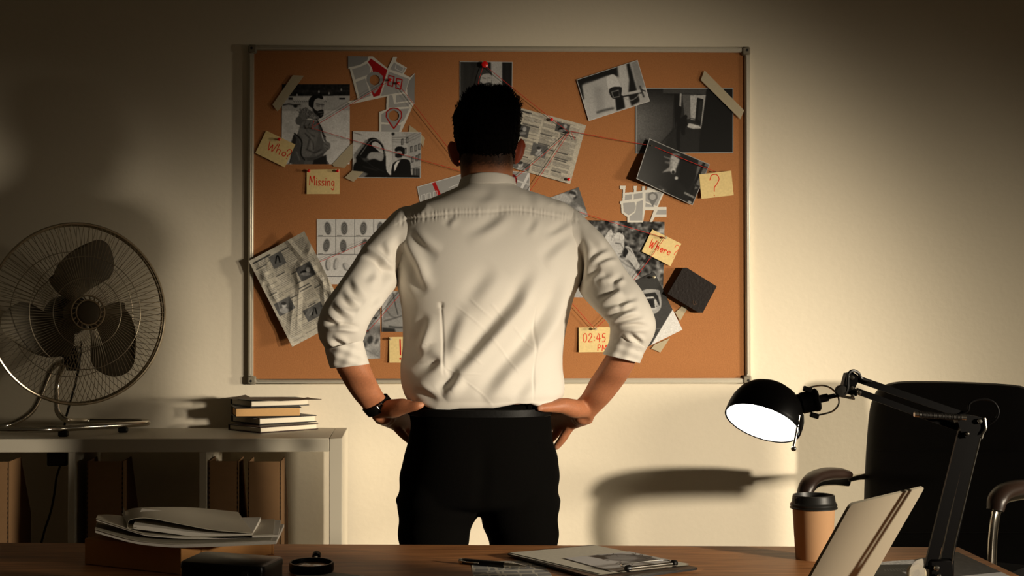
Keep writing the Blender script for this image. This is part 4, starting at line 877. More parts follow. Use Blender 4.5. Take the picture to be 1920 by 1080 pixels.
def cloth_rings(rg, back=True, closed0=False):
    n = len(rg[0]); V = np.concatenate(rg); m_ = len(rg); G = V.reshape(m_, n, 3)
    du = np.roll(G, -1, 1)-np.roll(G, 1, 1); dv = np.gradient(G, axis=0); N = np.cross(du, dv).reshape(-1, 3); N /= np.linalg.norm(N, axis=1)[:, None]+1e-12
    cen = np.repeat(G.mean(1), n, 0); s_ = np.sign(((V-cen)*N).sum(1)); N *= s_[:, None]
    px, py = PIX(V); wgt = np.clip(-N[:, 1]*2.2+.25, .12, 1)
    return V+N*(fsample(px, py)*wgt)[:, None]
def grid_faces(m_, n):
    i = np.arange(m_-1)[:, None]; j = np.arange(n)[None]; l = (j+1) % n
    return np.stack(np.broadcast_arrays(i*n+j, i*n+l, (i+1)*n+l, (i+1)*n+j), -1).reshape(-1, 4)
TS = np.array([(340, 868, 962, .058, 3.585), (350, 858, 970, .064, 3.582), (360, 836, 996, .072, DM), (372, 808, 1034, .081, DM), (383, 776, 1062, .089, DM), (394, 757, 1077, .094, DM), (410, 747, 1084, .102, DM), (440, 741, 1091, .113, DM), (480, 738, 1097, .121, DM), (520, 742, 1092, .123, DM), (560, 750, 1075, .121, DM), (600, 755, 1064, .118, DM), (650, 755, 1056, .117, DM), (690, 751, 1054.5, .119, DM), (715, 752, 1057, .121, DM), (735, 757, 1056.5, .121, DM), (748, 763, 1052, .117, DM)])
ti = catmull(TS, 380); nT = 540; rg = [hring(y, xl, xr, b, Dc, nT, 2.35) for y, xl, xr, b, Dc in ti]
HEMX = [740, 762, 775, 788, 802, 817, 838, 860, 925, 950, 972, 997, 1008, 1015, 1028, 1039, 1052, 1065]; HEMY = [744, 748, 754, 759, 767, 774, 771, 767.5, 766, 762, 757.5, 757, 761, 764, 764, 759.5, 750, 745]
last = rg[-1]; lx, ly = PIX(last); hemy = np.interp(lx, HEMX, HEMY)
cx_ = last.mean(0)
for s_, sh in ((.25, 1.), (.5, .995), (.75, .98), (.92, .955), (1., .92), (.96, .88), (.8, .85)):
    yy = ly+(hemy-ly)*s_; q = np.array([P(cx_x, cy_y, d_) for cx_x, cy_y, d_ in zip(lx, yy, last[:, 1])])
    q[:, :2] = cx_[:2]+(q[:, :2]-cx_[:2])*np.array([1-(1-sh)*.6, sh]); rg.append(q)
V = cloth_rings(rg)
shirt = raw_mesh('shirt', V, grid_faces(len(rg), nT), M['shirt'], man, True); shirt['label'] = 'white shirt with rolled sleeves'
SLV = {1: [((1046, 384), (1070, 505), 3.58, .9), ((1074, 390), (1092, 512), 3.58, .9), ((1110, 422), (1086, 540), 3.56), ((1143, 458), (1088, 548), 3.54), ((1172, 505), (1098, 562), 3.51), ((1200, 540), (1111, 576), 3.485), ((1219, 574), (1127, 592), 3.47), ((1229, 604), (1139, 604), 3.465), ((1226, 628), (1144, 616), 3.47), ((1213, 652), (1143, 634), 3.48), ((1206, 664), (1142, 646), 3.485)],
       -1: [((782, 384), (765, 505), 3.58, .9), ((748, 391), (745, 518), 3.58, .9), ((716, 421), (745, 534), 3.565), ((684, 458), (737, 545), 3.54), ((658, 498), (723, 563), 3.51), ((632, 536), (710, 580), 3.485), ((608, 570), (698, 597), 3.47), ((596, 604), (690, 612), 3.465), ((598, 632), (685, 628), 3.47), ((608, 652), (680, 642), 3.48), ((613, 662), (679, 652), 3.485)]}
CUF = {1: [((1211, 650), (1146, 626), 3.475), ((1207, 662), (1140, 645), 3.483), ((1199.5, 681), (1130, 664), 3.492)], -1: [((609, 655), (680, 637), 3.475), ((612, 668), (685, 656), 3.483), ((619, 690), (692.5, 682), 3.492)]}
for sd in (1, -1):
    S = np.array([[*s[0], *s[1], s[2], s[3] if len(s) > 3 else .95] for s in SLV[sd]], float); S = catmull(S, 190); rg = []
    for a, b_, c_, d_, D, k_ in S:
        p, q = P(a, b_, D), P(c_, d_, D); ax = (q-p)/2; rg.append(ell_ring((p+q)/2, ax, np.array([0, np.linalg.norm(ax)*k_, 0]), 180))
    sl = raw_mesh('sleeve', cloth_rings(rg), grid_faces(len(rg), 180), M['shirt'], shirt, True)
    S = catmull(np.array([[*s[0], *s[1], s[2]] for s in CUF[sd]], float), 26); out, inn = [], []
    for a, b_, c_, d_, D in S:
        p, q = P(a, b_, D), P(c_, d_, D); ax = (q-p)/2; c0 = (p+q)/2
        out.append(ell_ring(c0, ax, np.array([0, np.linalg.norm(ax)*.96, 0]), 120)); inn.append(ell_ring(c0, ax*.95, np.array([0, np.linalg.norm(ax)*.91, 0]), 120))
    rr = [inn[0]]+[out[0]]+out+[out[-1]*.5+inn[-1]*.5]+inn[::-1]
    # the rolled edge is not level: give it slight waves and a diagonal pleat
    V = np.concatenate(rr); px, py = PIX(V); V[:, 1] += .0012*np.sin(px*.23+py*.11)+.0010*np.sin(px*.12-py*.35)
    raw_mesh('rolled_cuff', V, grid_faces(len(rr), 120), M['shirt'], shirt, True)
# collar
cr = []
ang = np.linspace(0, 2*PI, 96, endpoint=False)
def cring(y0, yb, half, b, dy=0.):
    r = hring(y0, 914-half, 914+half, b, 3.588, 96, 2.1); back = np.clip(-np.sin(ang), 0, 1)**1.4; front = np.clip(np.sin(ang), 0, 1)
    r[:, 2] += back*(y0-yb)/836.-front*.012; return r
for y0, yb, half, b in ((346, 346, 52.5, .0655), (350, 349.5, 54.5, .0685), (347, 345, 54.3, .0685), (341, 335, 52.6, .066), (337.5, 329, 51.4, .0645), (336.2, 327, 50.6, .0635), (336.5, 327.3, 49.6, .062), (342, 335, 49.5, .0615), (352, 348, 50, .0615)):
    cr.append(cring(y0, yb, half, b))
raw_mesh('collar', np.concatenate(cr), grid_faces(len(cr), 96), M['shirt'], shirt, True)

# ---------------------------------------------------------------- trousers, belt, shoes
tr = MB()
tr.rings([hring(y, xl, xr, b, DM, 64, 2.3) for y, xl, xr, b in catmull([(754, 778, 1026, .110), (768, 768, 1031, .114), (785, 769, 1032, .118), (800, 770, 1034, .121), (828, 765, 1037, .126), (857, 757, 1046, .130), (893, 750, 1048, .130), (925, 746.5, 1048, .126), (942, 746, 1047, .118), (952, 800, 1000, .085)], 46)])
tr.rings([hring(y, xl, xr, b, DM, 48, 2.3) for y, xl, xr, b in catmull([(900, 752, 905, .108), (930, 746.8, 902, .112), (958, 746, 898.8, .112), (968, 746, 894, .11), (983, 746.5, 887, .108), (1019, 748, 877, .104), (1080, 752, 870, .098), (1250, 766, 866, .078), (1440, 776, 860, .068), (1590, 782, 852, .062)], 40)])
tr.rings([hring(y, xl, xr, b, DM, 48, 2.3) for y, xl, xr, b in catmull([(900, 890, 1046, .108), (930, 893, 1048, .112), (958, 897.2, 1047, .112), (968, 901, 1047, .11), (983, 905.5, 1047, .108), (1019, 916, 1045, .104), (1080, 924, 1043, .098), (1250, 930, 1034, .078), (1440, 936, 1022, .068), (1590, 942, 1014, .062)], 40)])
rq_ = np.array(tr.v); px, py = PIX(rq_)
rq_[:, 1] += (rq_[:, 1] < DM)*(-.006*np.exp(-((px-845)/60)**2-((py-860)/45)**2)-.006*np.exp(-((px-965)/60)**2-((py-860)/45)**2)+.004*np.exp(-((px-905)/8)**2)*np.clip((py-820)/60, 0, 1)*(py < 975))
rq_[:, 0] += .0022*np.sin(py*.11+px*.01)*np.clip((py-850)/60, 0, 1)
tr.v = [tuple(v) for v in rq_]
trous = remesh(tr, .0045, 'trousers', M['trouser'], man, 7); trous['label'] = 'black tailored trousers'
pw = MB(); pw.tube([P(x, y, 3.487+.0017*(x-1005)) for x, y in ((1004, 832), (1014, 834), (1024, 838), (1031, 841))], .0012, 6, smooth=8); pw.box((-.005, -.0015, -.014), (.005, .0015, .006), .001, c=P(1008, 837, 3.489))
pw.build('pocket_welt', M['trouser'], trous)
bt = MB(); rg = []
for k_, (sc, z) in enumerate(((1., 0), (1.012, .0015), (1.012, .0165), (1., .018))): 
    r = hring(777, 768, 1032, .1165, DM, 96, 2.3); c0 = r.mean(0); r[:, :2] = c0[:2]+(r[:, :2]-c0[:2])*sc*1.012; r[:, 2] += z; rg.append(r)
bt.rings(rg, False, False); beltn = bt.build('belt', M['belt'], man)
for x in (993,):
    d_ = abs(x-900)/132.; D_ = DM-.1185*(1-d_**2.3)**(1/2.3)-.003
    MB().box((-.0045, -.0012, -.013), (.0045, .0012, .011), .0015, c=P(x, 769, D_)).build('belt_loop', M['trouser'], trous)
for xs in (817, 978):
    f0 = P(xs, 1600, DM); sh = MB()
    sh.rings([ell_ring((f0[0], DM+.03+dy, z), (a, 0, 0), (0, b_, 0), 28, 2.4) for dy, z, a, b_ in ((0.02, .0, .046, .145), (.02, .014, .048, .148), (.02, .03, .045, .142), (.0, .06, .042, .11), (-.035, .09, .038, .07), (-.045, .105, .036, .055))])
    sh.build('shoe', M['shoe'], man)
# wristwatch on the left wrist (thin dark band with a steel buckle)
wc = P(708, 760, 3.5745); axis = norm(P(745, 800, 3.59)-P(680, 725, 3.555)); u = norm(P(731, 746, 3.5745)-P(687, 774, 3.5745)); v = np.cross(axis, u)
band = []
for s_, k_ in ((-.0105, 1.), (-.0095, 1.07), (.0095, 1.07), (.0105, 1.)): band.append(np.array([wc+axis*s_+u*.0305*k_*math.cos(t)+v*.0265*k_*math.sin(t) for t in np.linspace(0, 2*PI, 40, endpoint=False)]))
wt = MB().rings(band, False, False).build('wristwatch_band', M['belt'], man); wt['label'] = 'black wristwatch strap on the left wrist'
vc = v*(-1 if v[1] > 0 else 1); bc = wc+vc*.0278+u*.006*(1 if u[0] > 0 else -1); bk = MB()
bk.tube([bc+u*a+axis*b_ for a, b_ in ((-.006, -.008), (.006, -.008), (.006, .008), (-.006, .008))], .0011, 6, closed=True); bk.build('buckle', M['steel'], wt)
wf = wc-vc*.0265
MB().lathe([(.0001, .006), (.013, .006), (.0155, .004), (.0155, -.002)], wf, -vc, 24).build('watch_case', M['steel'], wt)
# ================================================================ shelf unit and what stands on it
M['white_board'] = mat('white_laminate', rgb(200, 192, 174), rough=.45, var=.015, scale=20, spec=.4)
SB = 4.69; SF = 4.335; ST = P(600, 822, SF)[2]          # back, front, top level
th = .036
xr1 = P(641.5, 822, SF)[0]; xr0 = P(617, 822, SF)[0]; xl0 = -2.35
shelf = thing('shelf_unit', 'low white open shelf unit against the wall, holding a fan, books and cardboard files', 'shelf', ((xl0+xr1)/2, (SB+SF)/2, 0))
zt = P(600, 847, SF)[2]
MB().box((xl0, SF, zt), (xr0, SB, ST), .0015).build('top_panel', M['white_board'], shelf)
MB().box((xr0+.0005, SF, 0), (xr1, SB, ST), .0015).build('side_panel', M['white_board'], shelf)
MB().box((xl0-.036, SF, 0), (xl0-.0005, SB, ST), .0015).build('side_panel', M['white_board'], shelf)
zs = zt-.335
MB().box((xl0, SF+.004, zs-.018), (xr0, SB-.002, zs), .001).build('shelf_board', M['white_board'], shelf)
MB().box((xl0, SF, .03), (xr0, SB, .066), .001).build('bottom_panel', M['white_board'], shelf)
for a, b_ in ((127.5, 140), (373.5, 387)):
    x0, x1 = P(a, 850, SF)[0], P(b_, 850, SF)[0]; MB().box((x0, SF+.002, zs), (x1, SB-.002, zt), .001).build('divider', M['white_board'], shelf)
    MB().box((x0, SF+.002, .066), (x1, SB-.002, zs-.018), .001).build('divider', M['white_board'], shelf)
# cardboard magazine files with a dashed seam along the edges
M['card'] = mat('brown_cardboard', rgb(138, 106, 74), rough=.85, var=.07, scale=40, bump=.1, spec=.15)
M['slot'] = mat('dark_slot', rgb(52, 38, 26), rough=.9, var=.1)
def magfile(x0, x1, ytop, label, round_=0.):
    a, b_ = P(x0, ytop, SF+.02), P(x1, ytop, SF+.02); z1 = a[2]; t = thing('magazine_file', label, 'magazine file', ((a[0]+b_[0])/2, SF+.14, zs), 'cardboard magazine files in the shelf')
    mb = MB()
    mb.box((a[0], SF+.02, zs+.001), (b_[0], SF+.023, z1), .0008)                     # spine
    dz = z1-zs
    for xx in (a[0], b_[0]-.003):
        pr = [(xx, SF+.02, zs+.001), (xx, SF+.27, zs+.001), (xx, SF+.27, zs+dz*.45), (xx, SF+.15, z1), (xx, SF+.02, z1)]; mb.prism(pr, (.003, 0, 0))
    mb.box((a[0], SF+.02, zs+.001), (b_[0], SF+.27, zs+.004)); mb.box((a[0], SF+.267, zs+.001), (b_[0], SF+.27, zs+dz*.45))
    mb.build('file_body', M['card'], t, smooth=False)
    n = 22
    for xx in (a[0]+.002, b_[0]-.002):
        sl = MB()
        for k in range(n):
            z = zs+.01+(dz-.02)*k/n; sl.box((xx-.0011, SF+.0192, z), (xx+.0011, SF+.0205, z+(dz-.02)/n*.5))
        sl.build('seam_slots', M['slot'], t, smooth=False)
magfile(-70, 17, 866, 'cardboard magazine file at the far left of the shelf, beside the black adapter')
magfile(163, 231, 865, 'single cardboard magazine file in the middle compartment of the shelf')
magfile(391, 447, 864.5, 'narrow cardboard magazine file against the divider under the books')
magfile(465, 527, 865.5, 'wider cardboard magazine file in the compartment under the books, right of the narrow one')
# mains adapter and cord in the left compartment
M['black_plastic'] = mat('black_plastic', rgb(14, 13, 12), rough=.45, var=.1)
ad = P(109, 860, 4.60); adp = thing('power_adapter', 'black power adapter under the shelf top, in the left compartment', 'power adapter', ad)
MB().box((-.028, -.02, -.017), (.028, .02, .021), .003, c=ad).build('adapter_body', M['black_plastic'], adp)
MB().tube([P(x, y, 4.60) for x, y in ((113, 872), (106, 895), (102, 925), (95, 960), (85, 990), (79, 1012), (73, 1034))], .0032, 8, smooth=40).build('cord', M['black_plastic'], adp)

# ---------------------------------------------------------------- books
M['cover'] = mat('black_book_cover', rgb(22, 19, 17), rough=.5, var=.15, scale=80)
M['cover2'] = mat('dark_maroon_cover', rgb(46, 22, 18), rough=.5, var=.15, scale=80)
M['pages'] = mat('white_page_block', rgb(226, 216, 196), rough=.85, var=.06, scale=300, spec=.1)
M['pages2'] = mat('tan_page_block', rgb(206, 164, 112), rough=.85, var=.08, scale=260, spec=.1)
M['grey_page'] = mat('greyish_page_edges', rgb(120, 110, 98), rough=.85, var=.06, scale=300, spec=.1)
def book(name, label, near, left, right, z0, z1, m, mp):
    # near/left/right: lower corner pixels on level z0; the book is a parallelogram between them
    n, l, r = PZ(*near, z0), PZ(*left, z0), PZ(*right, z0)
    e1 = r-n; e2 = l-n; w = np.linalg.norm(e1); d = np.linalg.norm(e2); e1 = e1/w; e2 = np.array([-e1[1], e1[0], 0]); 
    if np.dot(e2, l-n) < 0: e2 = -e2
    t = thing(name, label, 'book', n+e1*w/2+e2*d/2-np.array([0, 0, 0]), 'books in the pile on the shelf'); R = np.stack([e1, e2, np.array([0, 0, 1.])], 1)
    def bx(a0, a1, b0, b1, c0, c1, bev=0.): 
        mb = MB(); mb.box((a0, b0, c0), (a1, b1, c1), bev); return (np.array(mb.v)@R.T)+np.array([n[0], n[1], z0]), mb.f
    H = z1-z0; ct = .0026; b = MB()
    b.add(*bx(0, w, 0, d, 0, ct, .0008)); b.add(*bx(0, w, 0, d, H-ct, H, .0008)); b.add(*bx(0, w, d-.004, d, 0, H, .001)); b.build('cover', m, t)
    b = MB(); b.add(*bx(.004, w-.004, .003, d-.004, ct, H-ct, .001)); b.build('page_block', mp, t)
    return t
zb = ST+.0004
book('book', 'dark maroon book with pale pages, lowest of the pile on the shelf', (488, 812.5), (428, 806), (597, 805), zb, zb+.0172, M['cover2'], M['pages'])
book('book', 'black book with pale pages, second from the bottom of the pile', (486, 797), (425, 791), (594, 791), zb+.0176, zb+.0376, M['cover'], M['pages'])
book('book', 'thick black book with tan pages, second from the top of the pile', (440, 783), (414, 778), (565, 781), zb+.0380, zb+.0660, M['cover'], M['pages2'])
book('book', 'black book with white pages on top of the pile under a loose leaf', (470, 764), (414, 759), (580, 760), zb+.0664, zb+.0862, M['cover'], M['pages'])
M['leaf'] = mat('crumpled_grey_paper', rgb(120, 108, 92), rough=.8, var=.12, scale=40)
A = [(423, 745), (445, 742.5), (460, 739.5), (470, 744), (500, 744.5), (530, 743.5), (545, 745), (570, 745.5), (577, 744), (585, 746), (603, 747.5)]
Bq = [(425, 745.5), (440, 748), (452, 746.5), (470, 748), (495, 750), (525, 751), (545, 750), (560, 749.5), (572, 748.5), (585, 748.5), (603, 748)]
lf = MB().slab([P(x, y+1, 4.64) for x, y in A], [P(x, y+1.2, 4.535) for x, y in Bq], (0, 0, .0006)); lf = lf.build('loose_leaf', M['leaf'], loc=P(500, 748, 4.5)); tag(lf, 'crumpled grey loose leaf lying on the top book of the shelf pile', 'paper')

# ================================================================ fan
M['chrome'] = mat('chrome', rgb(200, 194, 182), rough=.16, metal=1., var=.03)
M['wire'] = mat('chromed_wire', rgb(172, 160, 138), rough=.3, metal=.8, var=.05)
M['blade'] = mat('grey_fan_blade', rgb(90, 82, 66), rough=.6, metal=.1, var=.05)
M['blackm'] = mat('black_motor_shell', rgb(16, 15, 13), rough=.5, var=.1)
fc_ = P(147, 588, 4.50); Rf = .252; yaw = math.radians(29)
fax = norm([math.sin(yaw), -math.cos(yaw), .045]); fu, fv, _ = frame_of(fax)      # axis points to the front
fan = thing('fan', 'chrome table fan with three dark blades and a round wire cage on the shelf', 'fan', (P(140, 810, 4.47)[0], 4.5, ST))
def fp(r, a, h): return fc_+fu*r*math.cos(a)+fv*r*math.sin(a)+fax*h
def circ(r, h, n=72): return [fp(r, 2*PI*k/n, h) for k in range(n)]
rim = MB().tube(circ(Rf, 0, 96), .0045, 8, closed=True).tube(circ(Rf*.985, -.012, 96), .003, 6, closed=True).build('cage_rim', M['wire'], fan)
g = MB(); nsp = 112
for k in range(nsp):
    a = 2*PI*k/nsp; pts = [fp(Rf*s_, a+.16*(1-s_), .088*(1-s_**2.6)**.8) for s_ in (.2, .4, .6, .8, .93, 1.)]; g.tube(pts, .00075, 4, smooth=10, cap=False)
for s_ in (.62, .38): g.tube(circ(Rf*s_, .088*(1-s_**2.6)**.8, 72), .0012, 5, closed=True)
g.build('front_grille', M['wire'], fan)['label'] = 'front wire grille'
g = MB()
for k in range(84):
    a = 2*PI*k/84; g.tube([fp(Rf*s_, a-.2*(1-s_), -.085*(1-s_**2.4)**.8) for s_ in (.3, .55, .8, .93, 1.)], .0008, 4, smooth=8, cap=False)
for s_ in (.7, .45): g.tube(circ(Rf*s_, -.085*(1-s_**2.4)**.8, 72), .0012, 5, closed=True)
g.build('rear_grille', M['wire'], fan)['label'] = 'rear wire grille'
hub = MB().lathe([(.0001, .006), (.026, .006), (.031, .004), (.0335, .001), (.0335, -.006)], fc_+fax*.088, fax, 40).build('badge', M['blade'], fan)
rg_ = MB().tube(circ(.0465, .086, 60), .0028, 8, closed=True).tube(circ(.034, .09, 60), .0025, 8, closed=True)
for k in range(18): rg_.tube([fp(.036, 2*PI*k/18, .089), fp(.045, 2*PI*k/18+.1, .087)], .0022, 6)
rg_.build('badge_ring', M['wire'], hub)
for k in range(3):                      # broad swept blades
    a0 = math.radians((104, 224, 344)[k]); V = []; nr, na = 14, 12
    for i in range(nr):
        s_ = i/(nr-1); r = .03+.188*s_; wd = (.36+.72*math.sin(PI*min(1, s_*1.02))**.75*(1 if s_ < .8 else .96)); sw = .55*s_**1.3
        for j in range(na):
            q = j/(na-1)-.5; ang_ = a0-sw+q*wd*1.5*(1-.15*s_); rr = r*(1-.10*(q+.1)**2*(s_ > .6)*4); V.append(fp(rr, ang_, .03*q*1.2+.006*math.cos(q*3)))
    Fq = [(i*na+j, i*na+j+1, (i+1)*na+j+1, (i+1)*na+j) for i in range(nr-1) for j in range(na-1)]
    raw_mesh('blade', V, Fq, M['blade'], fan)
MB().lathe([(.0001, .045), (.022, .043), (.036, .03), (.038, -.02), (.030, -.03)], fc_, fax, 32).build('blade_hub', M['blade'], fan)
MB().lathe([(.03, -.03), (.052, -.045), (.058, -.07), (.056, -.15), (.045, -.175), (.0001, -.18)], fc_, fax, 32).build('motor_housing', M['blackm'], fan)
mk = P(133, 672, 4.60); MB().box((-.022, -.016, -.022), (.022, .016, .022), .005, c=mk).box((-.016, -.012, 0), (.016, .012, .07), .004, c=mk+np.array([.004, .0, .0])).build('tilt_bracket', M['blackm'], fan)
st_ = MB()
st_.tube([P(x, y, D) for x, y, D in ((130, 676, 4.60), (104, 684, 4.60), (90, 705, 4.58), (74, 745, 4.55), (58, 772, 4.52), (32, 790, 4.48), (0, 800, 4.45), (-60, 802, 4.47), (-75, 798, 4.56), (-40, 794, 4.62))], .0085, 12, smooth=60)
st_.tube([P(x, y, D) for x, y, D in ((130, 676, 4.60), (116, 690, 4.61), (107, 720, 4.61), (106, 760, 4.60), (112, 778, 4.60), (128, 788, 4.60), (165, 789, 4.68), (215, 789.4, 4.685))], .0085, 12, smooth=50)
st_.build('stand', M['chrome'], fan)
MB().tube([P(x, y, D) for x, y, D in [(x, y, min(1074/(y-560), 4.685)) for x, y in ((-80, 803), (0, 806), (60, 806), (105, 804.5), (160, 801), (230, 796.8), (268, 793.8), (277, 791.8), (266, 790.2), (215, 789.4), (160, 789.4))]], .0085, 12, smooth=80).build('base_loop', M['chrome'], fan)
for x, D in ((119, 4.41), (231, 4.54)): 
    q = P(x, 800, D); MB().box((q[0]-.013, D-.012, ST+.0004), (q[0]+.013, D+.012, ST+.015), .003).build('rubber_foot', M['black_plastic'], fan)
MB().tube([P(x, y, D) for x, y, D in ((152, 640, 4.66), (149, 680, 4.66), (141, 720, 4.66), (130, 760, 4.66), (123, 785, 4.675), (121, 800, 4.70), (120, 830, 4.705), (113, 850, 4.70))], .0034, 8, smooth=50).build('power_cord', M['black_plastic'], fan)
# ================================================================ desk
def wood_mat():
    m = bpy.data.materials.new('oak_veneer'); m.use_nodes = True; nt = m.node_tree; b = nt.nodes['Principled BSDF']
    tc = nt.nodes.new('ShaderNodeTexCoord'); mp = nt.nodes.new('ShaderNodeMapping'); mp.inputs['Rotation'].default_value = (0, 0, math.radians(33)); mp.inputs['Scale'].default_value = (3.2, 46, 3.2)
    nz = nt.nodes.new('ShaderNodeTexNoise'); nz.inputs['Scale'].default_value = 1.6; nz.inputs['Detail'].default_value = 9; nz.inputs['Roughness'].default_value = .62; nz.inputs['Distortion'].default_value = .6
    cr = nt.nodes.new('ShaderNodeValToRGB'); e = cr.color_ramp.elements; e[0].position = .30; e[0].color = rgb(128, 80, 45); e[1].position = .72; e[1].color = rgb(206, 144, 90)
    bk = nt.nodes.new('ShaderNodeTexBrick'); bk.inputs['Scale'].default_value = 1.0; bk.inputs['Mortar Size'].default_value = .0; bk.inputs['Brick Width'].default_value = .9; bk.inputs['Row Height'].default_value = .16
    bk.inputs['Color1'].default_value = (.80, .80, .80, 1); bk.inputs['Color2'].default_value = (1.12, 1.12, 1.12, 1)
    m2 = nt.nodes.new('ShaderNodeMapping'); m2.inputs['Rotation'].default_value = (0, 0, math.radians(33))
    mx = nt.nodes.new('ShaderNodeVectorMath'); mx.operation = 'MULTIPLY'
    L = nt.links.new
    L(tc.outputs['Object'], mp.inputs['Vector']); L(mp.outputs[0], nz.inputs['Vector']); L(nz.outputs['Fac'], cr.inputs[0]); L(tc.outputs['Object'], m2.inputs['Vector']); L(m2.outputs[0], bk.inputs['Vector'])
    L(cr.outputs[0], mx.inputs[0]); L(bk.outputs['Color'], mx.inputs[1]); L(mx.outputs[0], b.inputs['Base Color'])
    b.inputs['Roughness'].default_value = .45; b.inputs['Specular IOR Level'].default_value = .35
    return m
M['wood'] = wood_mat()
A_, B_, C_ = PZ(0, 1017.8, DESK), PZ(1797, 1026, DESK), PZ(1911.6, 1080, DESK)
ed = norm(B_-A_); sd_ = norm(C_-B_); left = B_-ed*2.75; near = B_+sd_*1.35
poly = [left, B_, near, left+sd_*1.35]
desk = thing('desk', 'wooden desk in front of the standing person, covered with papers and objects', 'desk', ((left[0]+near[0])/2, (B_[1]+near[1])/2, 0))
MB().prism([p-np.array([0, 0, .028]) for p in poly], (0, 0, .028)).build('desktop', M['wood'], desk, smooth=False)
M['dark_metal'] = mat('dark_metal', rgb(40, 37, 33), rough=.5, metal=.6, var=.06)
for p in poly:
    c = p+(np.mean(poly, 0)-p)*.07; MB().box((c[0]-.025, c[1]-.025, 0), (c[0]+.025, c[1]+.025, DESK-.028), .004).build('leg', M['dark_metal'], desk)
Z1 = DESK+.0004
UPV = np.array([0, 0, 1.])
# ---------------------------------------------------------------- cardboard box with folded magazines
E1 = PZ(511, 1039, Z1); E2 = PZ(340, 1078, Z1); e = norm(E1-E2); f = np.array([-e[1], e[0], 0]); L1 = np.linalg.norm(E1-E2); hb_ = .0495
box_ = thing('cardboard_box', 'brown cardboard box on the desk under the folded magazines', 'box', E2+e*L1/2+f*.12)
R = np.stack([e, f, UPV], 1)
def obx(o, lo, hi, bev=.0): mb = MB(); mb.box(lo, hi, bev); return (np.array(mb.v)@R.T)+o, mb.f
M['card_box'] = mat('brown_box_cardboard', rgb(190, 138, 84), rough=.85, var=.06, scale=40, spec=.15)
b = MB(); b.add(*obx(E2, (0, 0, 0), (L1, .24, hb_), .0015)); b.build('box_body', M['card_box'], box_)
b = MB(); b.add(*obx(E2, (L1-.003, -.0022, .0), (L1+.0022, .002, hb_+.001), .0008)); b.add(*obx(E2, (L1*.2, -.0018, .012), (L1*.45, 0, hb_-.004), .0005)); b.build('box_flap', M['card_box'], box_)
M['mag'] = mat('grey_magazine_cover', rgb(176, 168, 150), rough=.5, var=.03, spec=.35); M['mag_pages'] = mat('magazine_page_edges', rgb(205, 198, 186), rough=.8, var=.10, scale=500)
zbx = DESK+hb_
def magz(label, back, front, Db, Df, th, fold=None):
    n = 26; A = catmull(back, n); Bf = catmull(front, n); a3 = [P(x, y, Db) for x, y in A]; b3 = [P(x, y, Df) for x, y in Bf]
    t = thing('folded_magazine', label, 'magazine', np.mean(a3+b3, 0), 'folded magazines on the cardboard box')
    MB().slab(a3, b3, (0, 0, .0012)).build('cover', M['mag'], t)
    if th: MB().slab([p+np.array([.012*k/n, 0, -th]) for k, p in enumerate(a3)], [p+np.array([.01*k/n, .003, -th]) for k, p in enumerate(b3)], (0, 0, th-.0004)).build('page_block', M['mag_pages'], t)
    return t
magz('lowest folded magazine on the cardboard box, its spine turned to the left', [(182, 978), (215, 981), (260, 982), (310, 982), (370, 982), (440, 982), (522, 982)], [(178, 992.5), (212, 1003), (255, 1014), (312, 1020), (360, 1020), (420, 1018), (508, 1014)], 3.21, 2.955, .0065)
magz('middle folded magazine on the cardboard box', [(184, 966), (210, 966), (235, 969), (270, 972), (320, 974), (400, 975), (515, 975)], [(180, 973), (215, 984), (262, 999), (285, 1003), (350, 1007), (420, 1006), (512, 1003)], 3.19, 2.985, .004)
tm = magz('top folded magazine on the cardboard box, its cover arching up', [(228.7, 963.5), (242, 956), (258.6, 953), (290, 952), (338, 952), (374, 953.5), (446.7, 961)], [(239.5, 984), (243, 976), (261, 972), (285, 973), (338, 983), (398, 994), (474, 1000.5)], 3.22, 2.985, 0)
n = 26; lo_b = catmull([(250, 984), (300, 990), (352, 997), (400, 1001), (430, 1001.5), (473, 1000.5)], n); up_ = [P(x, y, 2.988) for x, y in lo_b]; bk = [P(x+16, y-31, 3.15) for x, y in lo_b]
MB().slab(up_, bk, (0, 0, -.0075)).build('page_block', M['mag_pages'], tm)
fo = catmull([(239.5, 984), (239, 990), (247, 991.5), (256, 989)], 14); MB().slab([P(x, y, 2.985) for x, y in fo], [P(x-8, y-32, 3.18) for x, y in fo], (.0008, 0, .0006)).build('spine_fold', M['mag'], tm)
M['logo'] = mat('faint_grey_print', rgb(120, 114, 102), rough=.6)
lg = MB()
for i in range(9):
    x, y = 250+i*2.3, 962.5-(i % 3)*1.6; lg.box((-.0016, -.004, -.0002), (.0016, .004, .0004), c=P(x, y, 3.165)+np.array([0, 0, .0015]))
# pen tucked between magazines
tag(MB().tube([P(470, 995, 3.17), P(499, 1001.5, 3.13)], .0035, 10).build('pencil', M['black_plastic'], loc=P(485, 998, 3.15)), 'dark pencil sticking out from under the top folded magazine', 'pencil')
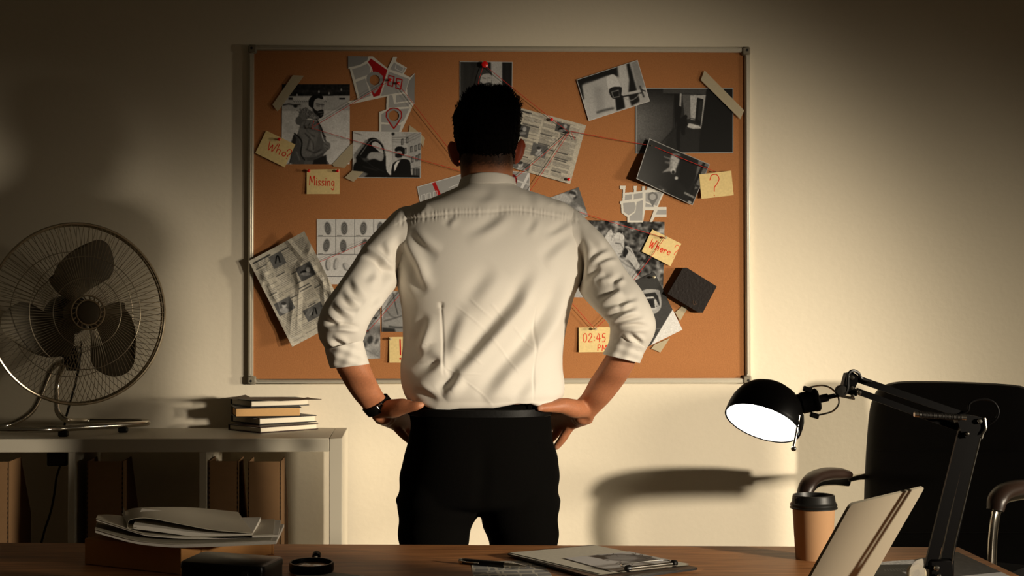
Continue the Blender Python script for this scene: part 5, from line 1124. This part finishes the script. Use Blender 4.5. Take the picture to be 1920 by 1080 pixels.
# ---------------------------------------------------------------- black hard case
M['case'] = mat('black_glossy_case', rgb(8, 8, 8), rough=.32, var=.1, spec=.25)
zc = .83; q = [PZ(381, 1033, zc), PZ(534, 1043.5, zc), PZ(491, 1063, zc), PZ(335, 1053, zc)]
case = thing('black_case', 'glossy black rounded case on the desk in front of the cardboard box', 'case', np.mean(q, 0)*np.array([1, 1, 0])+np.array([0, 0, DESK]))
def rounded(q, r, k=5):
    o = []; n = len(q)
    for i in range(n):
        p = np.array(q[i]); a = norm(np.array(q[i-1])-p); b = norm(np.array(q[(i+1) % n])-p)
        for j in range(k+1): t = j/k; o.append(p+a*r*(1-t)**2+b*r*t*t)
    return np.array(o)
rq0 = rounded(q, .016); cc = rq0.mean(0); lay = []
for s_, z in ((.97, DESK+.0005), (1, DESK+.004), (1, zc-.012)): r = cc+(rq0-cc)*s_; r[:, 2] = z; lay.append(r)
MB().rings(lay).build('case_body', M['case'], case)
lay = []
for s_, z in ((1.012, zc-.0115), (1.012, zc-.005), (1.0, zc-.0015), (.97, zc)): r = cc+(rq0-cc)*s_; r[:, 2] = z; lay.append(r)
MB().rings(lay).build('lid', M['case'], case)
lt = q[2]*.45+q[1]*.55; MB().box((-.006, -.003, -.008), (.006, .003, .006), .0015, c=(q[2]*.8+q[3]*.2)*np.array([1, 1, 0])+np.array([0, -.002, zc-.016])).build('latch', M['black_plastic'], case)
# ---------------------------------------------------------------- magnifying glass
mc = PZ(584, 1062, DESK+.010); rm = .0405
mg = thing('magnifying_glass', 'black magnifying glass lying on a sheet of paper, its handle pointing to the wall', 'magnifying glass', mc*np.array([1, 1, 0])+np.array([0, 0, DESK]))
tl = norm([.0, -.05, 1])
MB().lathe([(rm*.93, -.0085), (rm, -.0085), (rm*1.03, -.006), (rm*1.03, .006), (rm, .0085), (rm*.93, .0085), (rm*.91, .0), (rm*.93, -.0085)], mc, tl, 56, False, False).build('rim', M['case'], mg)
M['glass'] = mat('clear_glass', rgb(240, 240, 235), rough=.02, var=.0, trans=1., ior=1.45)
MB().lathe([(.0001, -.004), (rm*.5, -.0032), (rm*.92, -.0008), (rm*.92, .0008), (rm*.5, .0032), (.0001, .004)], mc, tl, 48).build('lens', M['glass'], mg)
h0 = mc+norm([.1, 1, .05])*rm*1.0; h1 = PZ(594.5, 1038, DESK+.022)
MB().lathe([(.0035, 0), (.0045, .006), (.0045, .02)], h0, norm(h1-h0), 14).build('ferrule', M['steel'], mg)
Lh = np.linalg.norm(h1-h0); MB().lathe([(.005, .018), (.0066, .025), (.0078, Lh*.6), (.0082, Lh-.004), (.006, Lh), (.0001, Lh+.001)], h0, norm(h1-h0), 18).build('handle', M['black_plastic'], mg)
def desk_sheet(name, label, cat, quad, paint, z, m='matte', ss=2., res=1.2, bg=.8, group=None):
    q3 = np.array([PZ(x, y, z) for x, y in quad]); n1 = max(2, int(np.linalg.norm(q3[1]-q3[0])*900*res)); n2 = max(2, int(np.linalg.norm(q3[3]-q3[0])*900*res))
    c = Cv(0, 0, n1, n2, 1., bg); paint(c, n1, n2)
    U, W = np.meshgrid(np.linspace(0, 1, n1), np.linspace(0, 1, n2)); w4 = np.stack([(1-U)*(1-W), U*(1-W), U*W, (1-U)*W], -1); pts = w4@q3
    idx = np.arange(n1*n2).reshape(n2, n1); fc = np.stack([idx[:-1, :-1], idx[1:, :-1], idx[1:, 1:], idx[:-1, 1:]], -1).reshape(-1, 4)
    o = raw_mesh(name, pts.reshape(-1, 3), fc, M[m], None, True, lin(np.clip(c.a[:n2, :n1].reshape(-1, 3), 0, 1)), loc=pts.reshape(-1, 3).mean(0))
    return tag(o, label, cat, group)
desk_sheet('paper_sheet', 'white printed sheet under the magnifying glass', 'paper', [(545, 1073), (622, 1072.5), (694, 1081), (600, 1105)], lambda c, a, b: [c.line([(a*.1, b*(.1+.05*k)), (a*.9, b*(.1+.05*k))], 1, .55, .5) for k in range(17)], Z1, bg=(.78, .77, .74))
def draw_map(c, a, b):
    c.a[:] = (.80, .78, .73)
    for i in range(5):
        for j in range(6):
            x0, y0 = a*(i+.08+.25*((j*7) % 3)/3)/5, b*(j+.12)/6; c.poly([(x0, y0), (x0+a*.165, y0+b*.01), (x0+a*.16+a*.02*((i+j) % 2), y0+b*.125), (x0-a*.01, y0+b*.12)], .56)
    c.line([(0, b*.7), (a*.5, b*.4), (a, b*.05)], a*.035, (.80, .78, .73)); c.line([(a*.3, 0), (a*.36, b)], a*.04, (.80, .78, .73)); c.poly([(a*.86, 0), (a, 0), (a, b*.2), (a*.84, b*.12)], .30); c.ell(a*.68, b*.34, a*.11, b*.09, .45); c.ell(a*.68, b*.34, a*.06, b*.05, .64)
desk_sheet('map_sheet', 'grey street map sheet on the desk under the black pen', 'map', [(883, 1052.5), (1014, 1051), (1040, 1086), (889, 1092)], draw_map, Z1, res=1.5)
# ---------------------------------------------------------------- pen
p0, p1 = PZ(861, 1051.5, DESK+.006), PZ(988, 1062.5, DESK+.006); d = norm(p1-p0); Lp = np.linalg.norm(p1-p0)
pen = thing('pen', 'black ballpoint pen with silver ends lying across the map sheet', 'pen', (p0+p1)/2-np.array([0, 0, .006]))
MB().lathe([(.0048, .008), (.0056, .012), (.0058, Lp*.38), (.0058, Lp*.66), (.0055, Lp*.68)], p0, d, 18).build('barrel', M['case'], pen)
MB().lathe([(.0001, -.001), (.0042, 0), (.0052, .002), (.0052, .0085)], p0, d, 16).build('cap_end', M['steel'], pen)
MB().lathe([(.0056, Lp*.675), (.0052, Lp*.70), (.0056, Lp*.71), (.0048, Lp*.86), (.0038, Lp*.88), (.0024, Lp*.96), (.0006, Lp*.985), (.0004, Lp)], p0, d, 16).build('tip', M['steel'], pen)
sdn = norm(np.cross(d, UPV)); MB().tube([p0+d*.006+sdn*.006+UPV*.001, p0+d*.02+sdn*.0068, p0+d*.043+sdn*.0062], .0011, 8).ball(p0+d*.044+sdn*.006, .0017).build('clip', M['steel'], pen)
# ---------------------------------------------------------------- clipboard, its sheet and the photo under the clamp
M['clipb'] = mat('black_clipboard', rgb(14, 13, 12), rough=.4, var=.1)
zc0 = DESK+.001
q = [PZ(948, 1040.5, zc0+.003), PZ(1112, 1024.5, zc0+.003), PZ(1312, 1068, zc0+.003), PZ(1135, 1092, zc0+.003)]
clip = thing('clipboard', 'black clipboard with white paper and a steel clamp on the desk', 'clipboard', np.mean(q, 0)*np.array([1, 1, 0])+np.array([0, 0, DESK]))
MB().prism(rounded(q, .012), (0, 0, .0035)).build('board', M['clipb'], clip)
def plain(c, a, b): c.noise(.008, 2., 3)
q2 = [(956, 1036), (1117, 1022.5), (1294, 1057.5), (1126, 1076)]
desk_sheet('paper_sheet', 'blank white sheet held by the clipboard', 'paper', q2, plain, zc0+.0085, bg=(.84, .82, .76))
desk_sheet('paper_sheet', 'second white sheet just under the top sheet on the clipboard', 'paper', [(953, 1038.5), (1114, 1024), (1292, 1059.5), (1124, 1078)], plain, zc0+.0072, bg=(.80, .78, .72))
def portrait(c, a, b):
    r = np.random.default_rng(4); c.a[:] = .80
    c.poly([(a*.34, b*.02), (a*.80, b*.10), (a*.97, b*.45), (a*.86, b*.86), (a*.55, b*.66), (a*.38, b*.30)], .36, soft=3); c.ell(a*.62, b*.36, a*.20, b*.24, .55, 20, soft=3)
    for i in range(46):
        t = r.uniform(0, 2*PI); x, y = a*(.62+.26*math.cos(t)), b*(.40+.32*math.sin(t)); c.line([(x, y), (x+r.normal()*a*.07, y+r.normal()*b*.07), (x+r.normal()*a*.10, y+r.normal()*b*.09)], r.uniform(1.2, 3), float(r.uniform(.06, .3)), .8, .6)
    for i in range(9): c.line([(a*(.48+.03*i), b*(.28+.02*i)), (a*(.56+.03*i), b*(.46+.012*i))], 1.6, .7, .6, .5)
    c.poly([(a*.34, b*.02), (a*.5, b*.02), (a*.46, b*.3), (a*.38, b*.3)], .12, soft=2); c.line([(0, b*.02), (0, b)], 2, .4)
desk_sheet('photo_print', 'black and white portrait print lying on the clipboard sheet', 'photo', [(1058, 1046.5), (1180, 1034), (1268, 1052), (1150, 1072)], portrait, zc0+.0098, 'print', res=1.5)
cm = [PZ(1172, 1069, zc0+.012), PZ(1262, 1059, zc0+.012)]; dm = norm(cm[1]-cm[0]); pm = np.array([-dm[1], dm[0], 0])
k = MB(); k.prism([cm[0]-pm*.012, cm[1]-pm*.012, cm[1]+pm*.006, cm[0]+pm*.006], (0, 0, .0012)); k.tube([cm[0]-pm*.006+UPV*.004, cm[1]-pm*.006+UPV*.004], .0032, 10)
k.tube([cm[0]-pm*.002+UPV*.004, cm[0]+dm*.01+pm*.018+UPV*.007, cm[1]-dm*.01+pm*.018+UPV*.007, cm[1]-pm*.002+UPV*.004], .0012, 8, smooth=24); k.build('clamp', M['steel'], clip)
for p in cm: MB().lathe([(.0001, .004), (.005, .003), (.0065, 0), (.0065, -.006)], p-pm*.006+UPV*.004, dm*(1 if p is cm[1] else -1), 16).build('clamp_end', M['clipb'], clip)
# ---------------------------------------------------------------- coffee cup
cb = PZ(1526, 1047.5, DESK); cs = 1526
cup = thing('coffee_cup', 'brown paper coffee cup with a black lid on the desk', 'cup', cb); D_ = cb[1]; k_ = D_/3000.
M['kraft'] = mat('brown_kraft_paper', rgb(172, 134, 98), rough=.75, var=.04, scale=90, spec=.2)
zl = P(1526, 950, D_)[2]-DESK
MB().lathe([(.0001, .002), (33*k_, .002), (33.5*k_, 0), (34*k_, .001), (39.5*k_, zl+.002), (40*k_, zl+.003)], cb, (0, 0, 1), 64, True, False).build('cup_body', M['kraft'], cup)
M['lid'] = mat('black_matte_plastic_lid', rgb(24, 23, 21), rough=.42, var=.06)
z2 = P(1526, 925, D_)[2]-DESK; dz = z2-zl
lid = MB().lathe([(40.5*k_, zl-.0035), (44*k_, zl-.003), (44.2*k_, zl-.001), (42.5*k_, zl+.001), (43.6*k_, zl+.0025), (43.6*k_, zl+.0055), (41.5*k_, zl+.008), (40.5*k_, zl+.0105), (39.2*k_, dz*.78+zl), (38*k_, dz*.9+zl), (36*k_, dz*.9+zl), (34*k_, dz*.55+zl), (20*k_, dz*.52+zl), (.0001, dz*.52+zl)], cb, (0, 0, 1), 64, False, True).build('lid', M['lid'], cup)
sp = MB(); a0 = math.radians(205); rr = 32*k_
for s_ in (-.28, .28): pass
sp.box((-.010, -.005, 0), (.010, .006, dz*.62), .003, R=[[math.cos(.5), -math.sin(.5), 0], [math.sin(.5), math.cos(.5), 0], [0, 0, 1]], c=cb+np.array([rr*math.cos(a0), rr*math.sin(a0), zl+dz*.50])).build('sip_tab', M['lid'], lid)
# ---------------------------------------------------------------- prints on the right of the desk
def dark1(c, a, b): c.a[:] = .28; c.noise(.06, 3., 5); c.poly([(0, 0), (a*.5, 0), (a*.4, b*.5), (0, b*.4)], .34, soft=3); c.line([(a*.2, b*.3), (a*.5, b*.35)], 3, .5, .7, 1); c.line([(a*.55, b*.6), (a*.8, b*.62)], 2, .55, .6, 1)
def dark2(c, a, b): c.a[:] = .18; c.poly([(0, 0), (a, 0), (a, b*.22), (0, b*.12)], .78); c.noise(.08, 2., 6); [c.line([(a*.3+i*5, b*.35), (a*.34+i*5, b*.45)], 2, .5, .5) for i in range(8)]; c.poly([(a*.6, b*.5), (a*.9, b*.6), (a*.7, b*.7)], .7, soft=1)
desk_sheet('photo_print', 'dark print with a bright upper edge on the desk behind the laptop', 'photo', [(1640, 1054), (1716, 1049), (1760, 1092), (1600, 1098)], dark2, Z1, 'print')
def dark3(c, a, b): c.a[:] = .26; c.noise(.05, 3., 9); c.poly([(a*.0, b*.75), (a, b*.8), (a, b), (0, b)], .74); [c.line([(a*.35+i*4, b*.4+i), (a*.38+i*4, b*.44+i)], 2, .62, .5) for i in range(5)]
desk_sheet('photo_print', 'dark grey print near the right desk corner behind the lamp', 'photo', [(1715, 1049), (1795, 1034.5), (1900, 1083), (1770, 1098)], dark3, Z1+.0006, 'print')
# ---------------------------------------------------------------- clear plastic tape dispenser
td = PZ(1722, 1092, DESK); M['clear'] = mat('frosted_clear_plastic', rgb(222, 218, 208), rough=.25, var=.02, trans=.75, alpha=.85)
tdp = thing('tape_dispenser', 'small clear plastic tape dispenser beside the foot of the lamp', 'tape dispenser', td)
Dt = td[1]; out = catmull([(1709, 1097), (1705.5, 1080), (1708, 1064), (1716, 1053), (1726, 1048.5), (1731, 1049.5), (1732, 1058), (1735, 1075), (1738, 1097)], 30)
for dd, nm in ((0, 'side_shell'), (.016, 'side_shell')): MB().prism([P(x, y, Dt+dd) for x, y in out], (0, .0016, 0)).build(nm, M['clear'], tdp)
b = MB(); b.slab([P(x, y, Dt) for x, y in out], [P(x, y, Dt+.0176) for x, y in out], (0, 0, .0006)); b.build('shell_edge', M['clear'], tdp)
rc = P(1720, 1076, Dt+.004); MB().lathe([(.008, 0), (.017, 0), (.017, .010), (.008, .010), (.008, 0)], rc, (0, 1, 0), 32, False, False).build('tape_roll', M['tape'], tdp)
# ---------------------------------------------------------------- laptop
M['silver'] = mat('anodised_silver', rgb(168, 159, 140), rough=.42, metal=.3, var=.02, scale=60)
zt_ = .972; T1 = PZ(1596, 946, zt_); T2 = PZ(1734.5, 913, zt_); uu = norm(T2-T1); Lw = np.linalg.norm(T2-T1)
mm_ = np.array([uu[1], -uu[0], 0]); hz = zt_-(DESK+.016); an = math.radians(60); hl = hz/math.tan(an)
Bt1, Bt2 = T1-mm_*hl-UPV*hz, T2-mm_*hl-UPV*hz; vv = norm(T1-Bt1); nn = norm(np.cross(uu, vv)); 
if np.dot(nn, CAM-T1) < 0: nn = -nn
lap = thing('laptop', 'open silver laptop on the desk beside the lamp, its lid back facing the viewer', 'laptop', (Bt1+Bt2)/2*np.array([1, 1, 0])+np.array([0, 0, DESK]))
def rprism(q, r, off, thk): return MB().prism(rounded(q, r, 6)+off, thk)
lidq = [Bt1, T1, T2, Bt2]
ld_ = rprism(lidq, .010, 0*nn, -nn*.004).build('lid', M['silver'], lap)
M['screen'] = mat('dark_screen', rgb(8, 8, 9), rough=.15, var=.05); ins = [Bt1+uu*.006+vv*.012, T1+uu*.006-vv*.006, T2-uu*.006-vv*.006, Bt2-uu*.006+vv*.012]
rprism(ins, .004, -nn*.0042, -nn*.0006).build('screen', M['screen'], ld_)
bd = -mm_; q = [Bt1-UPV*.002, Bt2-UPV*.002, Bt2-UPV*.002+bd*.215, Bt1-UPV*.002+bd*.215]; rprism(q, .010, -UPV*.0135, UPV*.012).build('base', M['silver'], lap)
kb = [Bt1+uu*.015+bd*.02, Bt2-uu*.015+bd*.02, Bt2-uu*.015+bd*.115, Bt1+uu*.015+bd*.115]; rprism(kb, .003, -UPV*.0035, UPV*.0008).build('keyboard', M['screen'], lap)
for t_ in (.2, .8): c0 = Bt1+(Bt2-Bt1)*t_; MB().tube([c0-uu*.02-UPV*.003, c0+uu*.02-UPV*.003], .0045, 10).build('hinge', M['silver'], lap)
for p_ in (Bt1+uu*.03+bd*.03, Bt2-uu*.03+bd*.03, Bt1+uu*.03+bd*.185, Bt2-uu*.03+bd*.185): MB().lathe([(.0001, 0), (.006, 0), (.006, .0025)], (p_[0], p_[1], DESK), (0, 0, 1), 12).build('rubber_foot', M['black_plastic'], lap)
# ================================================================ desk lamp
DL = 2.42
M['black_enamel'] = mat('black_enamel', rgb(6, 5, 5), rough=.42, var=.08, spec=.12)
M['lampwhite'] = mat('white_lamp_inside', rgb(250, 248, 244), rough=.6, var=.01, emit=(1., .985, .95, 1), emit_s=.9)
M['glow'] = mat('glowing_bulb', rgb(255, 252, 245), rough=.5, var=.0, emit=(1., .985, .95, 1), emit_s=3.)
def L(x, y, d=0.): return P(x, y, DL+d)
lbase = PZ(1790, 1235, DESK); lbase = np.array([L(1763, 1065)[0], DL, DESK])
lamp = thing('desk_lamp', 'black jointed desk lamp with a lit dome shade and chrome fittings on the desk', 'desk lamp', lbase)
MB().lathe([(.0001, 0), (.074, 0), (.076, .004), (.074, .014), (.05, .020), (.016, .024), (.0001, .025)], lbase, (0, 0, 1), 56).build('base', M['black_enamel'], lamp)
pv = L(1763, 1066)
MB().lathe([(.0075, .02), (.0075, pv[2]-DESK-.012)], lbase, (0, 0, 1), 16).box((-.018, -.009, -.016), (.020, .009, .014), .003, c=pv).build('pivot_post', M['black_enamel'], lamp)
def rod(a, b, r, d=0., d2=None): return [L(*a, d), L(*b, d if d2 is None else d2)]
arm = MB()
for a, b, r, d in (((1744, 1068), (1808, 812), 11, -.006), ((1772, 1066), (1832, 800), 11.5, .004)):
    q0, q1 = L(*a, d), L(*b, d); dr = norm(q1-q0); sx = np.cross(dr, [0, 1, 0])*r*DL/3000.; arm.prism([q0-sx, q0+sx, q1+sx, q1-sx], (0, .006, 0))
arm.build('lower_arm', M['black_enamel'], lamp)
arm = MB()
for a, b, r, d in (((1598, 707), (1808, 779), 6.5, -.004), ((1606, 733), (1812, 808), 6., .004)):
    q0, q1 = L(*a, d), L(*b, d); dr = norm(q1-q0); sx = np.cross(dr, [0, 1, 0])*r*DL/3000.; arm.prism([q0-sx, q0+sx, q1+sx, q1-sx], (0, .006, 0))
arm.build('upper_arm', M['black_enamel'], lamp)
el = [(1800, 776), (1835, 781), (1849, 786), (1848, 800), (1838, 815), (1826, 818), (1812, 822), (1802, 810), (1796, 790)]
MB().prism([L(x, y, -.012) for x, y in el], (0, .020, 0)).build('elbow_plate', M['black_enamel'], lamp)
hp = [(1587, 700), (1600, 698), (1609, 704), (1608, 718), (1603, 728), (1612, 734), (1606, 743), (1585, 738), (1580, 726)]
MB().prism([L(x, y, -.010) for x, y in hp], (0, .016, 0)).build('head_plate', M['black_enamel'], lamp)
# counter spring, bolts
s0, s1 = L(1719, 777, -.018), L(1806, 783, -.018); spn = MB(); sd2 = norm(s1-s0); u_, v_, _ = frame_of(sd2); Ls = np.linalg.norm(s1-s0); n = 34*10
spn.tube([s0+sd2*Ls*(.04+.92*k/n)+u_*.0042*math.cos(2*PI*34*k/n)+v_*.0042*math.sin(2*PI*34*k/n) for k in range(n+1)], .0009, 5)
spn.build('spring', M['dark_metal'], lamp)
hk = MB().tube([s0-sd2*.004, s0+sd2*.004], .0042, 10).tube([s1-sd2*.006, s1+sd2*.004], .0042, 10); hk.build('spring_hook', M['steel'], lamp)
for x, y, r in ((1836, 790, .0042), (1597, 708, .004), (1597, 727, .0036), (1610, 736, .0040), (1813, 813, .003), (1755, 1065, .0046), (1760, 1079, .003), (1598, 742, .0028)):
    MB().lathe([(r, .0), (r, -.003), (r*.7, -.0046), (.0001, -.005)], L(x, y, -.013), (0, 1, 0), 14).build('bolt', M['steel'], lamp)
MB().tube([L(x, y, -.014) for x, y in ((1846, 784), (1848, 803), (1843, 812), (1840, 822))], .0022, 8, smooth=16).build('wire_clip', M['steel'], lamp)
MB().lathe([(.0001, -.008), (.0082, -.0075), (.0088, -.005), (.0088, .004)], L(1577, 733, -.012), (0, 1, 0), 24).build('knob', M['dark_metal'], lamp)
MB().box((-.011, -.004, -.002), (.011, .004, .002), .001, R=[[.97, 0, .2], [0, 1, 0], [-.2, 0, .97]], c=L(1589, 745, -.008)).build('steel_link', M['steel'], lamp)
# cable from the head over the joint, and the free loop at the elbow
MB().tube([L(x, y, d) for x, y, d in ((1556, 744, -.008), (1575, 741, -.016), (1588, 733, -.018), (1590, 712, -.018), (1592, 700, -.018), (1600, 695, -.016), (1610, 700, -.012), (1616, 710, -.009), (1634, 716, -.009))], .0024, 8, smooth=50).build('cable', M['black_plastic'], lamp)
MB().tube([L(x, y, d) for x, y, d in ((1800, 778, -.006), (1815, 770, -.008), (1818, 757, -.01), (1830, 750, -.01), (1848, 748.5, -.01), (1864, 755, -.01), (1872, 770, -.01), (1868, 785, -.01), (1856, 795, -.008), (1846, 800, -.006))], .0018, 8, smooth=60).build('cable', M['black_enamel'], lamp)
MB().tube([L(1838, 822, -.010), L(1790, 1020, -.010), L(1784, 1060, -.008)], .0012, 6).build('tension_rod', M['steel'], lamp)
# shade: dome with an elliptic mouth
m0, m1 = L(1367.5, 768), L(1491.5, 829); ctr = L(1429.5, 793)
a_ = np.array([1493-1366.5, 0, 832-765]); 
half = .0565; fx = norm([.90, .0, -.43])       # long axis of the mouth seen from the front
# the dome axis points down-left and towards the viewer
ax_ = norm([-.38, -.41, -.83])
fx = norm(fx-np.dot(fx, ax_)*ax_); fz = np.cross(ax_, fx)
prof = [(1.0, .0), (1.015, -.04), (1.02, -.10), (1.0, -.30), (.95, -.52), (.84, -.76), (.67, -.95), (.45, -1.08), (.25, -1.13)]
R0 = .0575
sh = MB().lathe([(R0*r, R0*h) for r, h in prof], ctr, ax_, 64, False, True).build('shade', M['black_enamel'], lamp)
MB().lathe([(R0*r*.975, R0*h*.97) for r, h in prof], ctr, ax_, 64, False, True).build('shade_lining', M['lampwhite'], sh)
MB().tube([ctr+R0*1.005*(fx*math.cos(t)+fz*math.sin(t)) for t in np.linspace(0, 2*PI, 64, endpoint=False)], .0012, 6, closed=True).build('shade_rim', M['black_enamel'], sh)
MB().ball(ctr-ax_*.022, .031, 24, 16).build('bulb', M['glow'], lamp)
n0, n1 = L(1478, 762, .004), L(1556, 744, -.002); nd = norm(n1-n0); ln = np.linalg.norm(n1-n0)
MB().lathe([(.017, -.004), (.0155, .004), (.0148, ln*.30), (.0162, ln*.32), (.0165, ln*.60), (.0175, ln*.62), (.0178, ln*.70), (.0150, ln*.74), (.0060, ln*.75), (.0060, ln*.95), (.0035, ln*.97), (.0035, ln*1.12)], n0, nd, 36).build('lamp_holder', M['black_enamel'], lamp)
MB().tube([L(x, y, d) for x, y, d in ((1512, 730, -.004), (1524, 725, -.006), (1545, 723, -.006), (1562, 731, -.006), (1572, 746, -.006), (1571, 760, -.006), (1561, 771, -.006), (1545, 776, -.006), (1530, 779, -.004))], .0014, 8, smooth=60, flat=1.8).build('yoke', M['steel'], lamp)
for x, y in ((1514, 730), (1527, 779)): MB().box((-.0065, -.004, -.004), (.0065, .004, .004), .0012, R=[[.96, 0, .27], [0, 1, 0], [-.27, 0, .96]], c=L(x, y, -.004)).build('yoke_clamp', M['black_enamel'], lamp)
MB().tube([L(1498, 779, -.03), L(1493, 812, -.036), L(1488, 838, -.040)], [.0026, .0022, .0022], 10).ball(L(1488, 841, -.040), .0042).build('handle_rod', M['steel'], lamp)
MB().tube([L(x, y, -.008) for x, y in ((1503, 777), (1503, 795), (1498, 812), (1494, 820))], .0035, 8, smooth=16, flat=1.5).build('bracket', M['black_enamel'], lamp)
MB().prism([L(x, y, -.020) for x, y in ((1485, 783), (1493, 778), (1494, 796), (1490, 799))], (0, .004, 0)).build('shade_bracket', M['steel'], lamp)
# ================================================================ office chair
M['leather'] = mat('black_leather', rgb(9, 8, 8), rough=.55, var=.15, scale=60, bump=.15, spec=.2)
M['armwood'] = mat('dark_brown_arm_pad', rgb(34, 22, 16), rough=.38, var=.15, scale=30)
ch_n = np.array([-.63, -.7766, 0]); ch_o = P(1790, 880, 4.45); ch_t = np.array([.7766, -.63, 0])
def ch(x, y, d=0.): return RP(x, y, ch_o+ch_n*d, ch_n)
outl = [(1618, 1100), (1619, 1020), (1621, 900), (1628, 790), (1636, 748), (1650, 727), (1680, 716), (1740, 714.5), (1830, 717), (1900, 721.5), (1925, 728), (1950, 748), (1968, 800), (1978, 900), (1982, 1020), (1985, 1100)]
oc = catmull(outl, 60)
chair = thing('office_chair', 'black leather office chair with chrome and dark brown armrests behind the desk', 'chair', ch(1800, 1100)*np.array([1, 1, 0]))
cc = np.array([1800, 920.]); lay = []
for s_, d in ((.985, -.03), (1., -.02), (1., .02), (.985, .035), (.93, .045), (.80, .050), (.5, .047)): lay.append(np.array([ch(*(cc+(p-cc)*s_), d) for p in oc]))
MB().rings(lay).build('backrest', M['leather'], chair)
for y in (845, 1000): MB().tube([ch(x, y, .049) for x in np.linspace(1640, 1962, 20)], .0022, 6).build('backrest_seam', M['leather'], chair)
sz = .50; bc = ch(1800, 1090)*np.array([1, 1, 0]); sc_ = bc+ch_n*.30
def chbox(c, lo, hi, bev): 
    mb = MB(); mb.box(lo, hi, bev); Rr = np.stack([ch_t, ch_n, UPV], 1); return np.array(mb.v)@Rr.T+c, mb.f
b = MB(); b.add(*chbox(sc_+UPV*sz, (-.26, -.25, -.05), (.26, .25, .06), .04)); b.build('seat', M['leather'], chair)
b = MB(); b.lathe([(.026, .10), (.026, .44)], sc_, (0, 0, 1), 20); b.build('gas_column', M['dark_metal'], chair)
for k in range(5):
    a = 2*PI*k/5+.3; tip = sc_+np.array([.30*math.cos(a), .30*math.sin(a), .075]); lg_ = MB().tube([sc_+UPV*.12, (sc_+UPV*.12+tip)/2+UPV*.012, tip], [.026, .022, .016], 10).build('base_leg', M['chrome'], chair)
    MB().lathe([(.0001, -.012), (.027, -.012), (.03, -.008), (.03, .008), (.027, .012), (.0001, .012)], tip*np.array([1, 1, 0])+UPV*.03, np.array([-math.sin(a), math.cos(a), 0]), 20).build('caster', M['black_plastic'], lg_)
def armrest(att, pts, rad, low):
    MB().tube(pts, rad, 14, smooth=40, flat=1.25).build('armrest_pad', M['armwood'], chair)
    MB().tube(low, .016, 12, smooth=50, flat=.55).build('armrest_frame', M['chrome'], chair)
    MB().tube(att, .009, 10, smooth=20, flat=1.6).build('armrest_link', M['chrome'], chair)
armrest([P(1626, 893, 4.60), P(1606, 895, 4.56), P(1584, 900, 4.50)], [P(x, y, D) for x, y, D in ((1590, 890, 4.50), (1572, 888, 4.44), (1548, 889, 4.36), (1526, 896, 4.29), (1513, 912, 4.25), (1506, 936, 4.24))], [.012, .017, .018, .018, .018, .016],
        [P(x, y, D) for x, y, D in ((1590, 902, 4.51), (1560, 900, 4.41), (1530, 906, 4.30), (1514, 930, 4.26), (1506, 960, 4.25), (1502, 1010, 4.255), (1502, 1070, 4.28), (1512, 1120, 4.33), (1560, 1140, 4.42))])
armrest([P(1990, 900, 4.15), P(1965, 903, 4.10), P(1940, 908, 4.02)], [P(x, y, D) for x, y, D in ((1950, 911, 4.06), (1925, 913, 4.0), (1900, 916, 3.94), (1880, 924, 3.90), (1870, 938, 3.88), (1866, 957, 3.875))], [.014, .019, .020, .020, .020, .017],
        [P(x, y, D) for x, y, D in ((1950, 924, 4.07), (1915, 926, 3.98), (1884, 934, 3.91), (1870, 955, 3.885), (1864, 985, 3.88), (1861, 1020, 3.885), (1860, 1070, 3.90), (1866, 1120, 3.95), (1900, 1150, 4.04))])
# ================================================================ light
w = bpy.data.worlds.new('room_ambience'); SC.world = w; w.use_nodes = True
bg = w.node_tree.nodes['Background']; bg.inputs[0].default_value = (1.0, .78, .48, 1); bg.inputs[1].default_value = .026
def aim(o, t):
    o.rotation_euler = (Vector([float(c) for c in t])-o.location).to_track_quat('-Z', 'Y').to_euler()
def spot(name, az, elv, R_, tgt, energy, size, scx, soft, color):
    d = bpy.data.lights.new(name, 'SPOT'); o = bpy.data.objects.new(name, d); COL.objects.link(o)
    az, elv = math.radians(az), math.radians(elv); tgt = np.array(tgt)
    o.location = Vector(tgt+R_*np.array([math.sin(az)*math.cos(elv), -math.cos(az)*math.cos(elv), math.sin(elv)]))
    aim(o, tgt); o.scale = (scx, 1, 1); d.energy = energy; d.color = color; d.spot_size = math.radians(size); d.spot_blend = 1.; d.shadow_soft_size = soft
spot('low_sun', 44, 5.8, 7.5, (.56, WALL, .55), 2500, 28, .54, .17, (1., .86, .66))
spot('window_light', 66, 6.5, 5.6, (.80, WALL, .58), 2100, 31, .42, .45, (1., .86, .64))
def spot_at(name, pos, tgt, energy, size, scx, soft, color):
    d = bpy.data.lights.new(name, 'SPOT'); o = bpy.data.objects.new(name, d); COL.objects.link(o); o.location = pos
    aim(o, tgt); o.scale = (scx, 1, 1); d.energy = energy; d.color = color; d.spot_size = math.radians(size); d.spot_blend = 1.; d.shadow_soft_size = soft
spot_at('added_person_desk_light', (2.75, 1.15, 1.30), (.30, 3.20, .90), 610, 29, .98, .12, (1., .87, .68))  # added spot, not a window: brightens the standing person, desk and laptop
